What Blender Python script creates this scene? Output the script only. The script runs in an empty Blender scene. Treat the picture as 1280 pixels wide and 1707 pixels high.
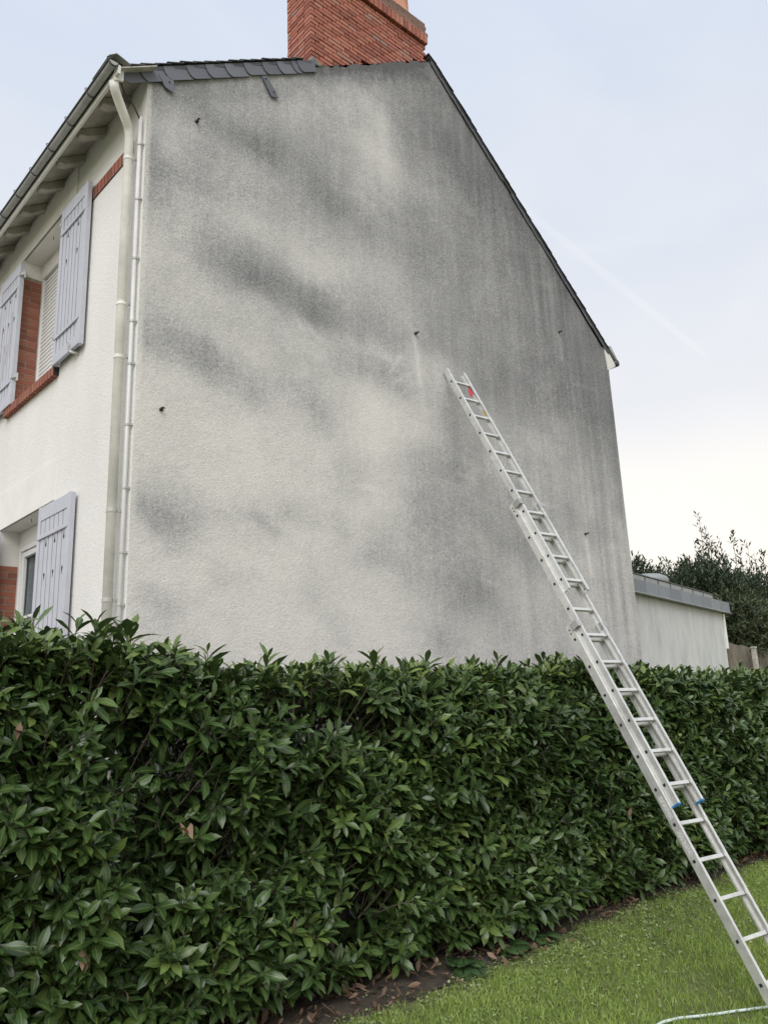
import bpy, math, random
import numpy as np
from mathutils import Matrix, Vector

SC = bpy.context.scene
COL = SC.collection
random.seed(11)
RNG = np.random.default_rng(7)

# ------------------------------------------------------------------ camera
CAM_H = 1.89
cam_data = bpy.data.cameras.new("camera")
cam_data.sensor_fit = 'VERTICAL'
cam_data.sensor_height = 24.0
cam_data.lens = 24.0 * 1338.0 / 1707.0
cam_data.clip_end = 20000.0
cam = bpy.data.objects.new("camera", cam_data)
COL.objects.link(cam)
right = Vector((0.741798, -0.669644, -0.036220))
down = Vector((0.136393, 0.203529, -0.969522))
fwd = Vector((0.656607, 0.714249, 0.242313))
cam.matrix_world = Matrix(((right.x, -down.x, -fwd.x, 0.0),
                           (right.y, -down.y, -fwd.y, 0.0),
                           (right.z, -down.z, -fwd.z, CAM_H),
                           (0, 0, 0, 1)))
SC.camera = cam

# ------------------------------------------------------------------ sky, sun, exposure
SUN_EL = math.radians(44)
SUN_DIR = Vector((-0.62, -0.50, 0.0)).normalized() * math.cos(SUN_EL) + Vector((0, 0, math.sin(SUN_EL)))
world = bpy.data.worlds.new("World")
SC.world = world
world.use_nodes = True
wt = world.node_tree
for n in list(wt.nodes):
    wt.nodes.remove(n)
w_out = wt.nodes.new('ShaderNodeOutputWorld')
w_bg = wt.nodes.new('ShaderNodeBackground')
w_sky = wt.nodes.new('ShaderNodeTexSky')
w_sky.sky_type = 'NISHITA'
w_sky.sun_disc = False
w_sky.sun_elevation = SUN_EL
w_sky.sun_rotation = math.atan2(SUN_DIR.x, SUN_DIR.y)
w_sky.dust_density = 4.0
w_sky.air_density = 1.0
w_scale = wt.nodes.new('ShaderNodeVectorMath'); w_scale.operation = 'SCALE'
w_scale.inputs['Scale'].default_value = 0.10
wt.links.new(w_sky.outputs[0], w_scale.inputs[0])
# thin high cloud veil: pale blue overhead, warm white towards the horizon
w_tc = wt.nodes.new('ShaderNodeTexCoord')
w_sep = wt.nodes.new('ShaderNodeSeparateXYZ')
wt.links.new(w_tc.outputs['Generated'], w_sep.inputs[0])
w_noise = wt.nodes.new('ShaderNodeTexNoise')
w_noise.inputs['Scale'].default_value = 2.2
w_noise.inputs['Detail'].default_value = 3.0
wt.links.new(w_tc.outputs['Generated'], w_noise.inputs['Vector'])
w_add = wt.nodes.new('ShaderNodeMath'); w_add.operation = 'MULTIPLY_ADD'
w_add.inputs[1].default_value = 0.10
wt.links.new(w_noise.outputs['Fac'], w_add.inputs[0])
wt.links.new(w_sep.outputs['Z'], w_add.inputs[2])
w_ramp = wt.nodes.new('ShaderNodeValToRGB')
cr = w_ramp.color_ramp
cr.interpolation = 'EASE'
cr.elements[0].position = 0.18; cr.elements[0].color = (1.04, 0.97, 0.85, 1)
cr.elements[1].position = 1.0; cr.elements[1].color = (0.62, 0.685, 0.80, 1)
for pos, c in ((0.27, (0.97, 0.92, 0.85, 1)), (0.40, (0.77, 0.78, 0.81, 1)), (0.58, (0.685, 0.725, 0.80, 1)), (0.75, (0.62, 0.685, 0.80, 1))):
    e = cr.elements.new(pos); e.color = c
wt.links.new(w_add.outputs[0], w_ramp.inputs[0])
w_mix = wt.nodes.new('ShaderNodeMix'); w_mix.data_type = 'RGBA'
w_mix.inputs[0].default_value = 0.90
wt.links.new(w_scale.outputs[0], w_mix.inputs[6])
wt.links.new(w_ramp.outputs[0], w_mix.inputs[7])
w_map = wt.nodes.new('ShaderNodeMapping'); w_map.inputs['Scale'].default_value = (1.5, 3.5, 6.0); w_map.inputs['Rotation'].default_value = (0.2, 0.5, 0.6)
wt.links.new(w_tc.outputs['Generated'], w_map.inputs['Vector'])
w_n2 = wt.nodes.new('ShaderNodeTexNoise'); w_n2.inputs['Scale'].default_value = 1.6; w_n2.inputs['Detail'].default_value = 6.0; w_n2.inputs['Distortion'].default_value = 0.6
wt.links.new(w_map.outputs[0], w_n2.inputs['Vector'])
w_r2 = wt.nodes.new('ShaderNodeValToRGB'); w_r2.color_ramp.elements[0].position = 0.40; w_r2.color_ramp.elements[0].color = (0, 0, 0, 1); w_r2.color_ramp.elements[1].position = 0.75; w_r2.color_ramp.elements[1].color = (0.22, 0.22, 0.22, 1)
wt.links.new(w_n2.outputs['Fac'], w_r2.inputs[0])
w_m2 = wt.nodes.new('ShaderNodeMix'); w_m2.data_type = 'RGBA'; w_m2.inputs[7].default_value = (0.83, 0.83, 0.85, 1)
wt.links.new(w_r2.outputs[0], w_m2.inputs[0]); wt.links.new(w_mix.outputs[2], w_m2.inputs[6])
wt.links.new(w_m2.outputs[2], w_bg.inputs[0])
w_bg.inputs[1].default_value = 0.72
wt.links.new(w_bg.outputs[0], w_out.inputs[0])

sun_data = bpy.data.lights.new("sun", 'SUN')
sun_data.energy = 1.5
sun_data.angle = math.radians(50)
sun_data.color = (1.0, 0.98, 0.955)
sun = bpy.data.objects.new("sun", sun_data)
COL.objects.link(sun)
sun.rotation_euler = SUN_DIR.to_track_quat('Z', 'Y').to_euler()

SC.view_settings.view_transform = 'Standard'
SC.view_settings.look = 'None'
SC.view_settings.exposure = 0.72
SC.view_settings.gamma = 1.0
SC.view_settings.use_curve_mapping = False

# ------------------------------------------------------------------ helpers
class MB:
    """collects faces; build() links them as one mesh object"""
    def __init__(self):
        self.v = []; self.f = []
    def add(self, verts, faces):
        o = len(self.v)
        self.v.extend([tuple(p) for p in verts])
        self.f.extend([tuple(i + o for i in fc) for fc in faces])
        return self
    def box(self, x0, x1, y0, y1, z0, z1, m=None):
        vs = [Vector((x, y, z)) for z in (z0, z1) for y in (y0, y1) for x in (x0, x1)]
        if m is not None:
            vs = [m @ p for p in vs]
        return self.add(vs, [(0, 2, 3, 1), (4, 5, 7, 6), (0, 1, 5, 4), (2, 6, 7, 3), (0, 4, 6, 2), (1, 3, 7, 5)])
    def bar(self, a, b, w, h, up=(0, 0, 1)):
        a = Vector(a); b = Vector(b); d = (b - a); L = d.length; d.normalize()
        u = Vector(up); s = d.cross(u)
        if s.length < 1e-6:
            s = d.cross(Vector((1, 0, 0)))
        s.normalize(); u = s.cross(d)
        m = Matrix(((s.x, d.x, u.x, a.x), (s.y, d.y, u.y, a.y), (s.z, d.z, u.z, a.z), (0, 0, 0, 1)))
        return self.box(-w / 2, w / 2, 0, L, -h / 2, h / 2, m)
    def tube(self, pts, rad, n=10, cap=True, arc=None):
        pts = [Vector(p) for p in pts]
        rads = rad if isinstance(rad, (list, tuple)) else [rad] * len(pts)
        rings = []
        prev = None
        for i, p in enumerate(pts):
            if i == 0: d = pts[1] - pts[0]
            elif i == len(pts) - 1: d = pts[-1] - pts[-2]
            else: d = (pts[i + 1] - p).normalized() + (p - pts[i - 1]).normalized()
            d.normalize()
            if prev is None:
                s = d.cross(Vector((0, 0, 1)))
                if s.length < 1e-3: s = d.cross(Vector((1, 0, 0)))
            else:
                s = prev - d * prev.dot(d)
            s.normalize(); prev = s
            t = d.cross(s)
            rings.append([p + (s * math.cos(2 * math.pi * k / n) + t * math.sin(2 * math.pi * k / n)) * rads[i] for k in range(n)])
        vs = [q for r in rings for q in r]
        fs = []
        for i in range(len(pts) - 1):
            for k in range(n):
                k2 = (k + 1) % n
                fs.append((i * n + k, i * n + k2, (i + 1) * n + k2, (i + 1) * n + k))
        if cap:
            fs.append(tuple(range(n - 1, -1, -1)))
            fs.append(tuple((len(pts) - 1) * n + k for k in range(n)))
        return self.add(vs, fs)
    def prism(self, poly, axis, t):
        """poly: 3-D points of one face, axis: extrusion vector, t: thickness"""
        a = Vector(axis).normalized() * t
        p0 = [Vector(p) for p in poly]; p1 = [p + a for p in p0]; n = len(p0)
        fs = [tuple(range(n - 1, -1, -1)), tuple(range(n, 2 * n))]
        fs += [(i, (i + 1) % n, (i + 1) % n + n, i + n) for i in range(n)]
        return self.add(p0 + p1, fs)
    def mesh(self, name, mat, smooth=False):
        me = bpy.data.meshes.new(name)
        me.from_pydata(self.v, [], self.f)
        if mat is not None: me.materials.append(mat)
        if smooth:
            me.polygons.foreach_set('use_smooth', [True] * len(me.polygons))
        me.validate(); me.update()
        return me
    def build(self, name, mat, parent=None, smooth=False, bevel=0.0, auto=None):
        return link(name, self.mesh(name, mat, smooth), parent, bevel)

def link(name, me, parent=None, bevel=0.0):
    o = bpy.data.objects.new(name, me)
    COL.objects.link(o)
    if parent is not None: o.parent = parent
    if bevel > 0:
        b = o.modifiers.new('bevel', 'BEVEL'); b.width = bevel; b.segments = 2; b.limit_method = 'ANGLE'
    return o

def empty(name, loc=(0, 0, 0)):
    o = bpy.data.objects.new(name, None)
    COL.objects.link(o); o.location = loc
    o.empty_display_size = 0.2
    return o

def tag(o, label=None, cat=None, group=None, kind=None):
    if label: o['label'] = label
    if cat: o['category'] = cat
    if group: o['group'] = group
    if kind: o['kind'] = kind
    return o

def array_mesh(name, V, F, mat, attrs=None, smooth=False, tri=False):
    """fast mesh from numpy arrays; F is (n,k) with constant k"""
    me = bpy.data.meshes.new(name)
    V = np.ascontiguousarray(V, dtype=np.float32); F = np.ascontiguousarray(F, dtype=np.int32)
    n, k = F.shape
    me.vertices.add(len(V)); me.vertices.foreach_set('co', V.ravel())
    me.loops.add(n * k); me.loops.foreach_set('vertex_index', F.ravel())
    me.polygons.add(n)
    me.polygons.foreach_set('loop_start', np.arange(0, n * k, k, dtype=np.int32))
    me.polygons.foreach_set('loop_total', np.full(n, k, dtype=np.int32))
    if smooth: me.polygons.foreach_set('use_smooth', np.ones(n, dtype=bool))
    me.update(calc_edges=True)
    for an, arr in (attrs or {}).items():
        a = me.attributes.new(an, 'FLOAT', 'POINT')
        a.data.foreach_set('value', np.ascontiguousarray(arr, dtype=np.float32).ravel())
    me.materials.append(mat)
    return me

def scatter(name, tv, tf, M, T, mat, per=None, tattr=None, smooth=True):
    """one mesh from N copies of a template: M (N,3,3), T (N,3)"""
    N = len(T); nv = len(tv)
    V = np.einsum('nij,vj->nvi', M, tv) + T[:, None, :]
    F = tf[None, :, :] + (np.arange(N) * nv)[:, None, None]
    attrs = {}
    for k, a in (per or {}).items(): attrs[k] = np.repeat(a, nv)
    for k, a in (tattr or {}).items(): attrs[k] = np.tile(a, N)
    return array_mesh(name, V.reshape(-1, 3), F.reshape(-1, tf.shape[1]), mat, attrs, smooth)

def unit(a):
    return a / np.maximum(np.linalg.norm(a, axis=-1, keepdims=True), 1e-9)

def smooth01(t):
    t = np.clip(t, 0, 1); return t * t * (3 - 2 * t)

class ValueNoise:
    def __init__(self, seed):
        self.g = np.random.default_rng(seed).random((64, 64))
    def __call__(self, x, y):
        x = np.asarray(x, float); y = np.asarray(y, float)
        xi = np.floor(x).astype(int); yi = np.floor(y).astype(int)
        fx = smooth01(x - xi); fy = smooth01(y - yi)
        g = self.g
        a = g[xi % 64, yi % 64]; b = g[(xi + 1) % 64, yi % 64]
        c = g[xi % 64, (yi + 1) % 64]; d = g[(xi + 1) % 64, (yi + 1) % 64]
        return (a * (1 - fx) + b * fx) * (1 - fy) + (c * (1 - fx) + d * fx) * fy
    def fbm(self, x, y, o=4):
        s = 0; a = 0.5
        for i in range(o):
            s = s + a * self(x * 2 ** i + 13.7 * i, y * 2 ** i + 7.1 * i); a *= 0.5
        return s

# ------------------------------------------------------------------ materials
class NT:
    def __init__(self, name):
        self.mat = bpy.data.materials.new(name); self.mat.use_nodes = True
        self.t = self.mat.node_tree
        self.b = self.t.nodes['Principled BSDF']
        self.out = self.t.nodes['Material Output']
    def n(self, typ, **kw):
        nd = self.t.nodes.new(typ)
        for k, v in kw.items():
            if k in nd.inputs.keys(): nd.inputs[k].default_value = v
            else: setattr(nd, k, v)
        return nd
    def l(self, a, b): self.t.links.new(a, b)
    def coord(self, scale=(1, 1, 1), kind='Object'):
        tc = self.n('ShaderNodeTexCoord'); mp = self.n('ShaderNodeMapping')
        mp.inputs['Scale'].default_value = scale
        self.l(tc.outputs[kind], mp.inputs['Vector'])
        return mp.outputs[0]
    def noise(self, scale, detail=4, rough=0.6, vec=None):
        nd = self.n('ShaderNodeTexNoise')
        nd.inputs['Scale'].default_value = scale; nd.inputs['Detail'].default_value = detail; nd.inputs['Roughness'].default_value = rough
        self.l(vec if vec is not None else self.coord(), nd.inputs['Vector'])
        return nd.outputs['Fac']
    def ramp(self, src, stops):
        r = self.n('ShaderNodeValToRGB'); e = r.color_ramp.elements
        e[0].position, e[0].color = stops[0][0], (*stops[0][1], 1)
        e[1].position, e[1].color = stops[-1][0], (*stops[-1][1], 1)
        for p, c in stops[1:-1]:
            x = e.new(p); x.color = (*c, 1)
        self.l(src, r.inputs[0]); return r.outputs[0]
    def mix(self, fac, a, b, mode='MIX'):
        m = self.n('ShaderNodeMix'); m.data_type = 'RGBA'; m.blend_type = mode
        for s, i in ((fac, 0), (a, 6), (b, 7)):
            if hasattr(s, 'is_output'): self.l(s, m.inputs[i])
            elif i == 0: m.inputs[0].default_value = s
            else: m.inputs[i].default_value = (*s, 1)
        return m.outputs[2]
    def math(self, op, a, b=None, clamp=False):
        m = self.n('ShaderNodeMath'); m.operation = op; m.use_clamp = clamp
        for s, i in ((a, 0), (b, 1)):
            if s is None: continue
            if hasattr(s, 'is_output'): self.l(s, m.inputs[i])
            else: m.inputs[i].default_value = s
        return m.outputs[0]
    def attr(self, name, typ='GEOMETRY'):
        a = self.n('ShaderNodeAttribute'); a.attribute_name = name; a.attribute_type = typ
        return a.outputs['Fac']
    def rnd(self):
        return self.n('ShaderNodeObjectInfo').outputs['Random']
    def color(self, c):
        if hasattr(c, 'is_output'): self.l(c, self.b.inputs['Base Color'])
        else: self.b.inputs['Base Color'].default_value = (*c, 1)
    def bump(self, h, strength=0.5, dist=0.01):
        b = self.n('ShaderNodeBump'); b.inputs['Strength'].default_value = strength; b.inputs['Distance'].default_value = dist
        self.l(h, b.inputs['Height']); self.l(b.outputs[0], self.b.inputs['Normal'])
    def set(self, **kw):
        for k, v in kw.items(): self.b.inputs[k.replace('_', ' ')].default_value = v
        return self

def m_simple(name, col, rough=0.6, metal=0.0, var=0.12, scale=8.0, bump=0.15, bscale=60.0, spec=0.5):
    m = NT(name)
    nz = m.noise(scale, 5, 0.65)
    lo = tuple(c * (1 - var) for c in col); hi = tuple(min(1, c * (1 + var)) for c in col)
    m.color(m.ramp(nz, [(0.3, lo), (0.7, hi)]))
    m.set(Roughness=rough, Metallic=metal)
    m.b.inputs['Specular IOR Level'].default_value = spec
    if bump > 0: m.bump(m.noise(bscale, 4, 0.6), bump, 0.004)
    return m.mat

def mat_gable():
    m = NT('weathered_roughcast')
    d = m.attr('dirt')
    grain = m.noise(46, 4, 0.8)
    grain2 = m.noise(17, 4, 0.7)
    streak = m.noise(9, 5, 0.7, m.coord((1.6, 1.0, 0.12)))
    g = m.math('MULTIPLY', m.math('SUBTRACT', grain, 0.5), m.math('MULTIPLY_ADD', d, 1.1)); m.t.nodes[-2].inputs[2].default_value = 0.5
    g2 = m.math('MULTIPLY_ADD', grain2, 0.28); m.t.nodes[-1].inputs[2].default_value = -0.14
    st = m.math('SUBTRACT', streak, 0.5)
    st = m.math('MULTIPLY', st, m.math('MULTIPLY', d, 0.55))
    t = m.math('ADD', m.math('ADD', m.math('ADD', d, g), g2), st, clamp=True)
    m.color(m.ramp(t, [(0.0, (0.68, 0.655, 0.622)), (0.22, (0.54, 0.524, 0.508)), (0.45, (0.36, 0.354, 0.355)), (0.7, (0.228, 0.225, 0.229)), (1.0, (0.12, 0.12, 0.123))]))
    m.set(Roughness=0.92); m.b.inputs['Specular IOR Level'].default_value = 0.2
    m.bump(m.math('ADD', m.noise(70, 4, 0.7), m.math('MULTIPLY', grain2, 0.8)), 0.55, 0.012)
    return m.mat

def mat_front():
    m = NT('cream_roughcast')
    nz = m.noise(1.3, 5, 0.6, m.coord((1, 1, 0.5)))
    fine = m.noise(60, 3, 0.7)
    c = m.ramp(nz, [(0.3, (0.70, 0.685, 0.655)), (0.65, (0.79, 0.775, 0.755))])
    c = m.mix(0.25, c, m.ramp(fine, [(0.3, (0.58, 0.56, 0.53)), (0.7, (0.9, 0.885, 0.865))]))
    m.color(c); m.set(Roughness=0.92); m.b.inputs['Specular IOR Level'].default_value = 0.2
    m.bump(m.math('ADD', m.noise(60, 4, 0.7), m.math('MULTIPLY', m.noise(22, 3, 0.6), 0.5)), 0.5, 0.012)
    return m.mat

def mat_brick(name, cols, rough=0.85):
    m = NT(name)
    base = m.ramp(m.rnd(), cols)
    nz = m.noise(22, 5, 0.7)
    c = m.mix(m.ramp(nz, [(0.35, (0, 0, 0)), (0.75, (0.55, 0.55, 0.55))]), base, (0.17, 0.10, 0.075))
    c = m.mix(m.ramp(m.noise(7, 4, 0.6), [(0.55, (0, 0, 0)), (0.8, (0.5, 0.5, 0.5))]), c, (0.24, 0.17, 0.14))
    m.color(c); m.set(Roughness=rough)
    m.bump(m.noise(90, 4, 0.7), 0.5, 0.004)
    return m.mat

def mat_leaf(name, lo, mid, hi, rib, rough=0.34, back=None, trans=0.1):
    m = NT(name)
    t = m.attr('tint')
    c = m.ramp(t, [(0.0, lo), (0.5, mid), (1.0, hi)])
    c = m.mix(m.math('MULTIPLY', m.noise(26, 3, 0.6), 0.35), c, tuple(v * 0.55 for v in mid))
    r = m.ramp(m.attr('rib'), [(0.84, (0, 0, 0)), (0.95, (1, 1, 1))])
    c = m.mix(m.math('MULTIPLY', r, 0.55), c, rib)
    geo = m.n('ShaderNodeNewGeometry')
    c = m.mix(m.math('MULTIPLY', geo.outputs['Backfacing'], 0.7), c, back or tuple(min(1, v * 1.6 + 0.02) for v in mid))
    m.color(c); m.set(Roughness=rough); m.b.inputs['Specular IOR Level'].default_value = 0.45
    tr = m.n('ShaderNodeBsdfTranslucent'); m.l(c, tr.inputs[0])
    ms = m.n('ShaderNodeMixShader'); ms.inputs[0].default_value = trans
    m.l(m.b.outputs[0], ms.inputs[1]); m.l(tr.outputs[0], ms.inputs[2]); m.l(ms.outputs[0], m.out.inputs[0])
    return m.mat

M = {}
M['gable'] = mat_gable()
M['front'] = mat_front()
M['smooth_render'] = m_simple('smooth_cream_render', (0.745, 0.725, 0.695), 0.9, var=0.07, scale=3, bump=0.15, bscale=90, spec=0.2)
M['chimney_brick'] = mat_brick('chimney_brick', [(0.0, (0.25, 0.065, 0.045)), (0.25, (0.36, 0.10, 0.065)), (0.7, (0.46, 0.155, 0.10)), (0.93, (0.50, 0.20, 0.14)), (1.0, (0.30, 0.20, 0.17))])
M['sooty_brick'] = mat_brick('sooty_brick', [(0.0, (0.12, 0.08, 0.065)), (0.5, (0.21, 0.12, 0.09)), (1.0, (0.30, 0.15, 0.11))])
M['jamb_brick'] = mat_brick('jamb_brick', [(0.0, (0.22, 0.065, 0.04)), (0.5, (0.32, 0.095, 0.055)), (1.0, (0.38, 0.13, 0.08))])
M['dark_mortar'] = m_simple('dark_mortar', (0.028, 0.025, 0.024), 0.95, var=0.3, scale=20, bump=0.3)
M['old_mortar'] = m_simple('old_mortar', (0.30, 0.255, 0.20), 0.95, var=0.25, scale=20, bump=0.3)
M['cap_mortar'] = m_simple('cement_fillet', (0.20, 0.195, 0.18), 0.95, var=0.4, scale=12, bump=0.6)
def mat_slate(name, lo, hi):
    m = NT(name)
    base = m.ramp(m.rnd(), [(0, lo), (1, hi)])
    c = m.mix(m.ramp(m.noise(9, 5, 0.7), [(0.45, (0, 0, 0)), (0.8, (0.5, 0.5, 0.5))]), base, (0.13, 0.13, 0.12))
    m.color(c); m.set(Roughness=0.55); m.bump(m.noise(35, 4, 0.6), 0.25, 0.004)
    return m.mat
M['slate'] = mat_slate('blue_grey_slate', (0.105, 0.108, 0.13), (0.15, 0.155, 0.185))
M['roof_slate'] = mat_slate('dark_roof_slate', (0.035, 0.036, 0.04), (0.06, 0.062, 0.068))
M['zinc'] = m_simple('weathered_zinc', (0.36, 0.36, 0.355), 0.55, 0.15, var=0.2, scale=5, bump=0.1)
M['dark_zinc'] = m_simple('dark_zinc', (0.07, 0.073, 0.078), 0.5, 0.4, var=0.3, scale=6, bump=0.1)
M['fascia_zinc'] = mat_slate('grey_zinc_fascia', (0.15, 0.17, 0.20), (0.21, 0.235, 0.265))
M['pale_zinc'] = m_simple('pale_galvanised_metal', (0.27, 0.285, 0.285), 0.5, 0.1, var=0.12, scale=4, bump=0)
M['bounce_slab'] = m_simple('bounce_slab_concrete', (0.24, 0.23, 0.21), 0.9, var=0.15, scale=2, bump=0.3)
M['concrete'] = m_simple('mossy_concrete', (0.40, 0.375, 0.33), 0.9, var=0.3, scale=6, bump=0.4)
M['pvc'] = m_simple('aged_cream_pipe', (0.74, 0.72, 0.675), 0.5, var=0.2, scale=3, bump=0.05)
M['conduit'] = m_simple('grey_white_conduit', (0.58, 0.58, 0.57), 0.45, var=0.08, scale=6, bump=0.0)
M['shutter'] = m_simple('lilac_grey_paint', (0.47, 0.48, 0.535), 0.55, var=0.06, scale=7, bump=0.12, bscale=30)
M['shutter_back'] = m_simple('painted_groove_shade', (0.13, 0.13, 0.155), 0.7, var=0.1, bump=0)  # dark backing colour paints the shade of the plank grooves
M['worn_wood'] = m_simple('bare_worn_wood', (0.27, 0.23, 0.19), 0.8, var=0.3, scale=14, bump=0.3)
M['hole'] = m_simple('hole_shade_and_rubber', (0.012, 0.012, 0.013), 0.9, var=0.2, bump=0)  # near-black paints the shade in holes and room; also the rubber feet
M['white_pvc'] = m_simple('white_window_plastic', (0.76, 0.76, 0.745), 0.4, var=0.04, scale=3, bump=0)
M['curtain'] = m_simple('grey_net_curtain', (0.72, 0.73, 0.73), 0.9, var=0.1, scale=4, bump=0)
M['rust_iron'] = m_simple('rusty_iron', (0.05, 0.042, 0.038), 0.75, 0.3, var=0.4, scale=30, bump=0.3)
M['hinge'] = m_simple('grey_painted_iron', (0.45, 0.45, 0.43), 0.55, 0.2, var=0.15, scale=20, bump=0.1)
M['terracotta'] = m_simple('terracotta', (0.50, 0.24, 0.15), 0.85, var=0.2, scale=8, bump=0.2)
def mat_alu():
    m = NT('brushed_aluminium')
    nz = m.noise(14, 6, 0.7, m.coord((1, 1, 1)))
    c = m.ramp(nz, [(0.3, (0.60, 0.60, 0.585)), (0.7, (0.76, 0.76, 0.745))])
    c = m.mix(m.ramp(m.noise(5, 7, 0.8, m.coord((1.0, 0.5, 0.5))), [(0.52, (0, 0, 0)), (0.72, (0.55, 0.55, 0.55))]), c, (0.36, 0.35, 0.33))
    c = m.mix(m.ramp(m.noise(60, 3, 0.7), [(0.66, (0, 0, 0)), (0.70, (0.5, 0.5, 0.5))]), c, (0.25, 0.24, 0.22))
    m.color(c)
    m.l(m.ramp(nz, [(0.3, (0.42, 0.42, 0.42)), (0.7, (0.58, 0.58, 0.58))]), m.b.inputs['Roughness'])
    m.set(Metallic=0.55)
    m.bump(m.noise(140, 2, 0.5), 0.05, 0.001)
    return m.mat
M['alu'] = mat_alu()
M['blue_plastic'] = m_simple('blue_plastic', (0.03, 0.19, 0.46), 0.45, var=0.15, bump=0)
M['red_label'] = m_simple('red_label', (0.42, 0.02, 0.04), 0.5, var=0.1, bump=0)
M['yellow_label'] = m_simple('yellow_label', (0.62, 0.45, 0.05), 0.5, var=0.1, bump=0)
def mat_sticker():
    m = NT('worn_printed_sticker')
    a = m.noise(120, 2, 0.5, m.coord((1, 1, 1)))
    m.color(m.ramp(a, [(0.45, (0.66, 0.66, 0.65)), (0.58, (0.40, 0.40, 0.40))]))
    m.set(Roughness=0.6); return m.mat
M['sticker'] = mat_sticker()
def mat_glass():
    m = NT('window_glass')
    m.set(Roughness=0.03); m.color((0.02, 0.025, 0.028))
    tr = m.n('ShaderNodeBsdfTransparent'); tr.inputs[0].default_value = (0.8, 0.83, 0.84, 1)
    ms = m.n('ShaderNodeMixShader'); ms.inputs[0].default_value = 0.78
    m.l(m.b.outputs[0], ms.inputs[1]); m.l(tr.outputs[0], ms.inputs[2]); m.l(ms.outputs[0], m.out.inputs[0])
    return m.mat
M['glass'] = mat_glass()
M['laurel'] = mat_leaf('laurel_leaf', (0.028, 0.057, 0.016), (0.058, 0.108, 0.028), (0.165, 0.23, 0.052), (0.20, 0.24, 0.10), rough=0.29, back=(0.06, 0.10, 0.04))
M['dead_leaf'] = mat_leaf('dead_brown_leaf', (0.07, 0.043, 0.027), (0.16, 0.10, 0.062), (0.33, 0.215, 0.15), (0.28, 0.19, 0.12), rough=0.7, back=(0.25, 0.16, 0.11))
M['shrub'] = mat_leaf('evergreen_leaf', (0.018, 0.030, 0.014), (0.034, 0.052, 0.024), (0.075, 0.095, 0.045), (0.06, 0.08, 0.04), rough=0.45)
M['olive_shrub'] = mat_leaf('olive_green_leaf', (0.03, 0.042, 0.018), (0.055, 0.072, 0.030), (0.12, 0.13, 0.055), (0.08, 0.09, 0.04), rough=0.5)
M['fern'] = mat_leaf('fern_leaf', (0.03, 0.065, 0.02), (0.05, 0.10, 0.03), (0.09, 0.15, 0.05), (0.1, 0.15, 0.05), rough=0.55)
M['bark'] = m_simple('grey_brown_bark', (0.10, 0.082, 0.062), 0.9, var=0.35, scale=25, bump=0.5)
def mat_grass(name, stops):
    m = NT(name)
    m.color(m.ramp(m.attr('tint'), stops)); m.set(Roughness=0.55); m.b.inputs['Specular IOR Level'].default_value = 0.3
    tr = m.n('ShaderNodeBsdfTranslucent'); m.l(m.b.inputs['Base Color'].links[0].from_socket, tr.inputs[0])
    ms = m.n('ShaderNodeMixShader'); ms.inputs[0].default_value = 0.25
    m.l(m.b.outputs[0], ms.inputs[1]); m.l(tr.outputs[0], ms.inputs[2]); m.l(ms.outputs[0], m.out.inputs[0])
    return m.mat
M['grass'] = mat_grass('grass_blade', [(0, (0.115, 0.18, 0.038)), (0.45, (0.25, 0.35, 0.07)), (0.8, (0.36, 0.46, 0.13)), (1, (0.48, 0.45, 0.22))])
M['weed'] = mat_grass('small_weed_leaf', [(0, (0.14, 0.19, 0.06)), (0.6, (0.27, 0.34, 0.14)), (1, (0.42, 0.48, 0.26))])
def mat_ground():
    m = NT('lawn_soil')
    c = m.ramp(m.noise(3, 6, 0.7), [(0.3, (0.085, 0.085, 0.034)), (0.7, (0.14, 0.175, 0.05))])
    m.color(c); m.set(Roughness=0.95); m.bump(m.noise(40, 5, 0.7), 0.6, 0.02); return m.mat
M['ground'] = mat_ground()
def mat_soil():
    m = NT('bare_soil')
    c = m.ramp(m.noise(9, 6, 0.7), [(0.3, (0.030, 0.024, 0.016)), (0.7, (0.075, 0.058, 0.040))])
    m.color(c); m.set(Roughness=0.95); m.bump(m.noise(60, 5, 0.7), 0.8, 0.02); return m.mat
M['soil'] = mat_soil()
M['hose'] = m_simple('pale_turquoise_hose', (0.58, 0.66, 0.63), 0.45, var=0.1, scale=12, bump=0.05)
def mat_annex():
    m = NT('streaked_white_render')
    s = m.noise(2.6, 8, 0.8, m.coord((1.3, 1.3, 0.33)))
    c = m.ramp(s, [(0.30, (0.40, 0.41, 0.41)), (0.5, (0.55, 0.555, 0.55)), (0.70, (0.66, 0.655, 0.63))])
    m.color(c); m.set(Roughness=0.9); m.bump(m.noise(40, 4, 0.7), 0.25, 0.006); return m.mat
M['annex'] = mat_annex()
def mat_oldwall():
    m = NT('stained_old_concrete')
    s = m.noise(1.6, 8, 0.8, m.coord((1, 1, 1)))
    c = m.ramp(s, [(0.3, (0.07, 0.06, 0.046)), (0.5, (0.16, 0.138, 0.105)), (0.7, (0.26, 0.23, 0.18))])
    m.color(c); m.set(Roughness=0.95); m.bump(m.noise(20, 5, 0.7), 0.6, 0.02); return m.mat
M['oldwall'] = mat_oldwall()

# ================================================================== THE SETTING: ground
def soil_front(x):
    x = np.asarray(x, float)
    return 3.98 + 0.17 * smooth01((x - 3.6) / 3.0) + (ValueNoise(9).fbm(x * 1.6, x * 0) - 0.47) * 0.30
def ground_z(x, y):
    return 0.2 * smooth01((np.asarray(y, float) - 2.5) / 1.7)

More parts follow.
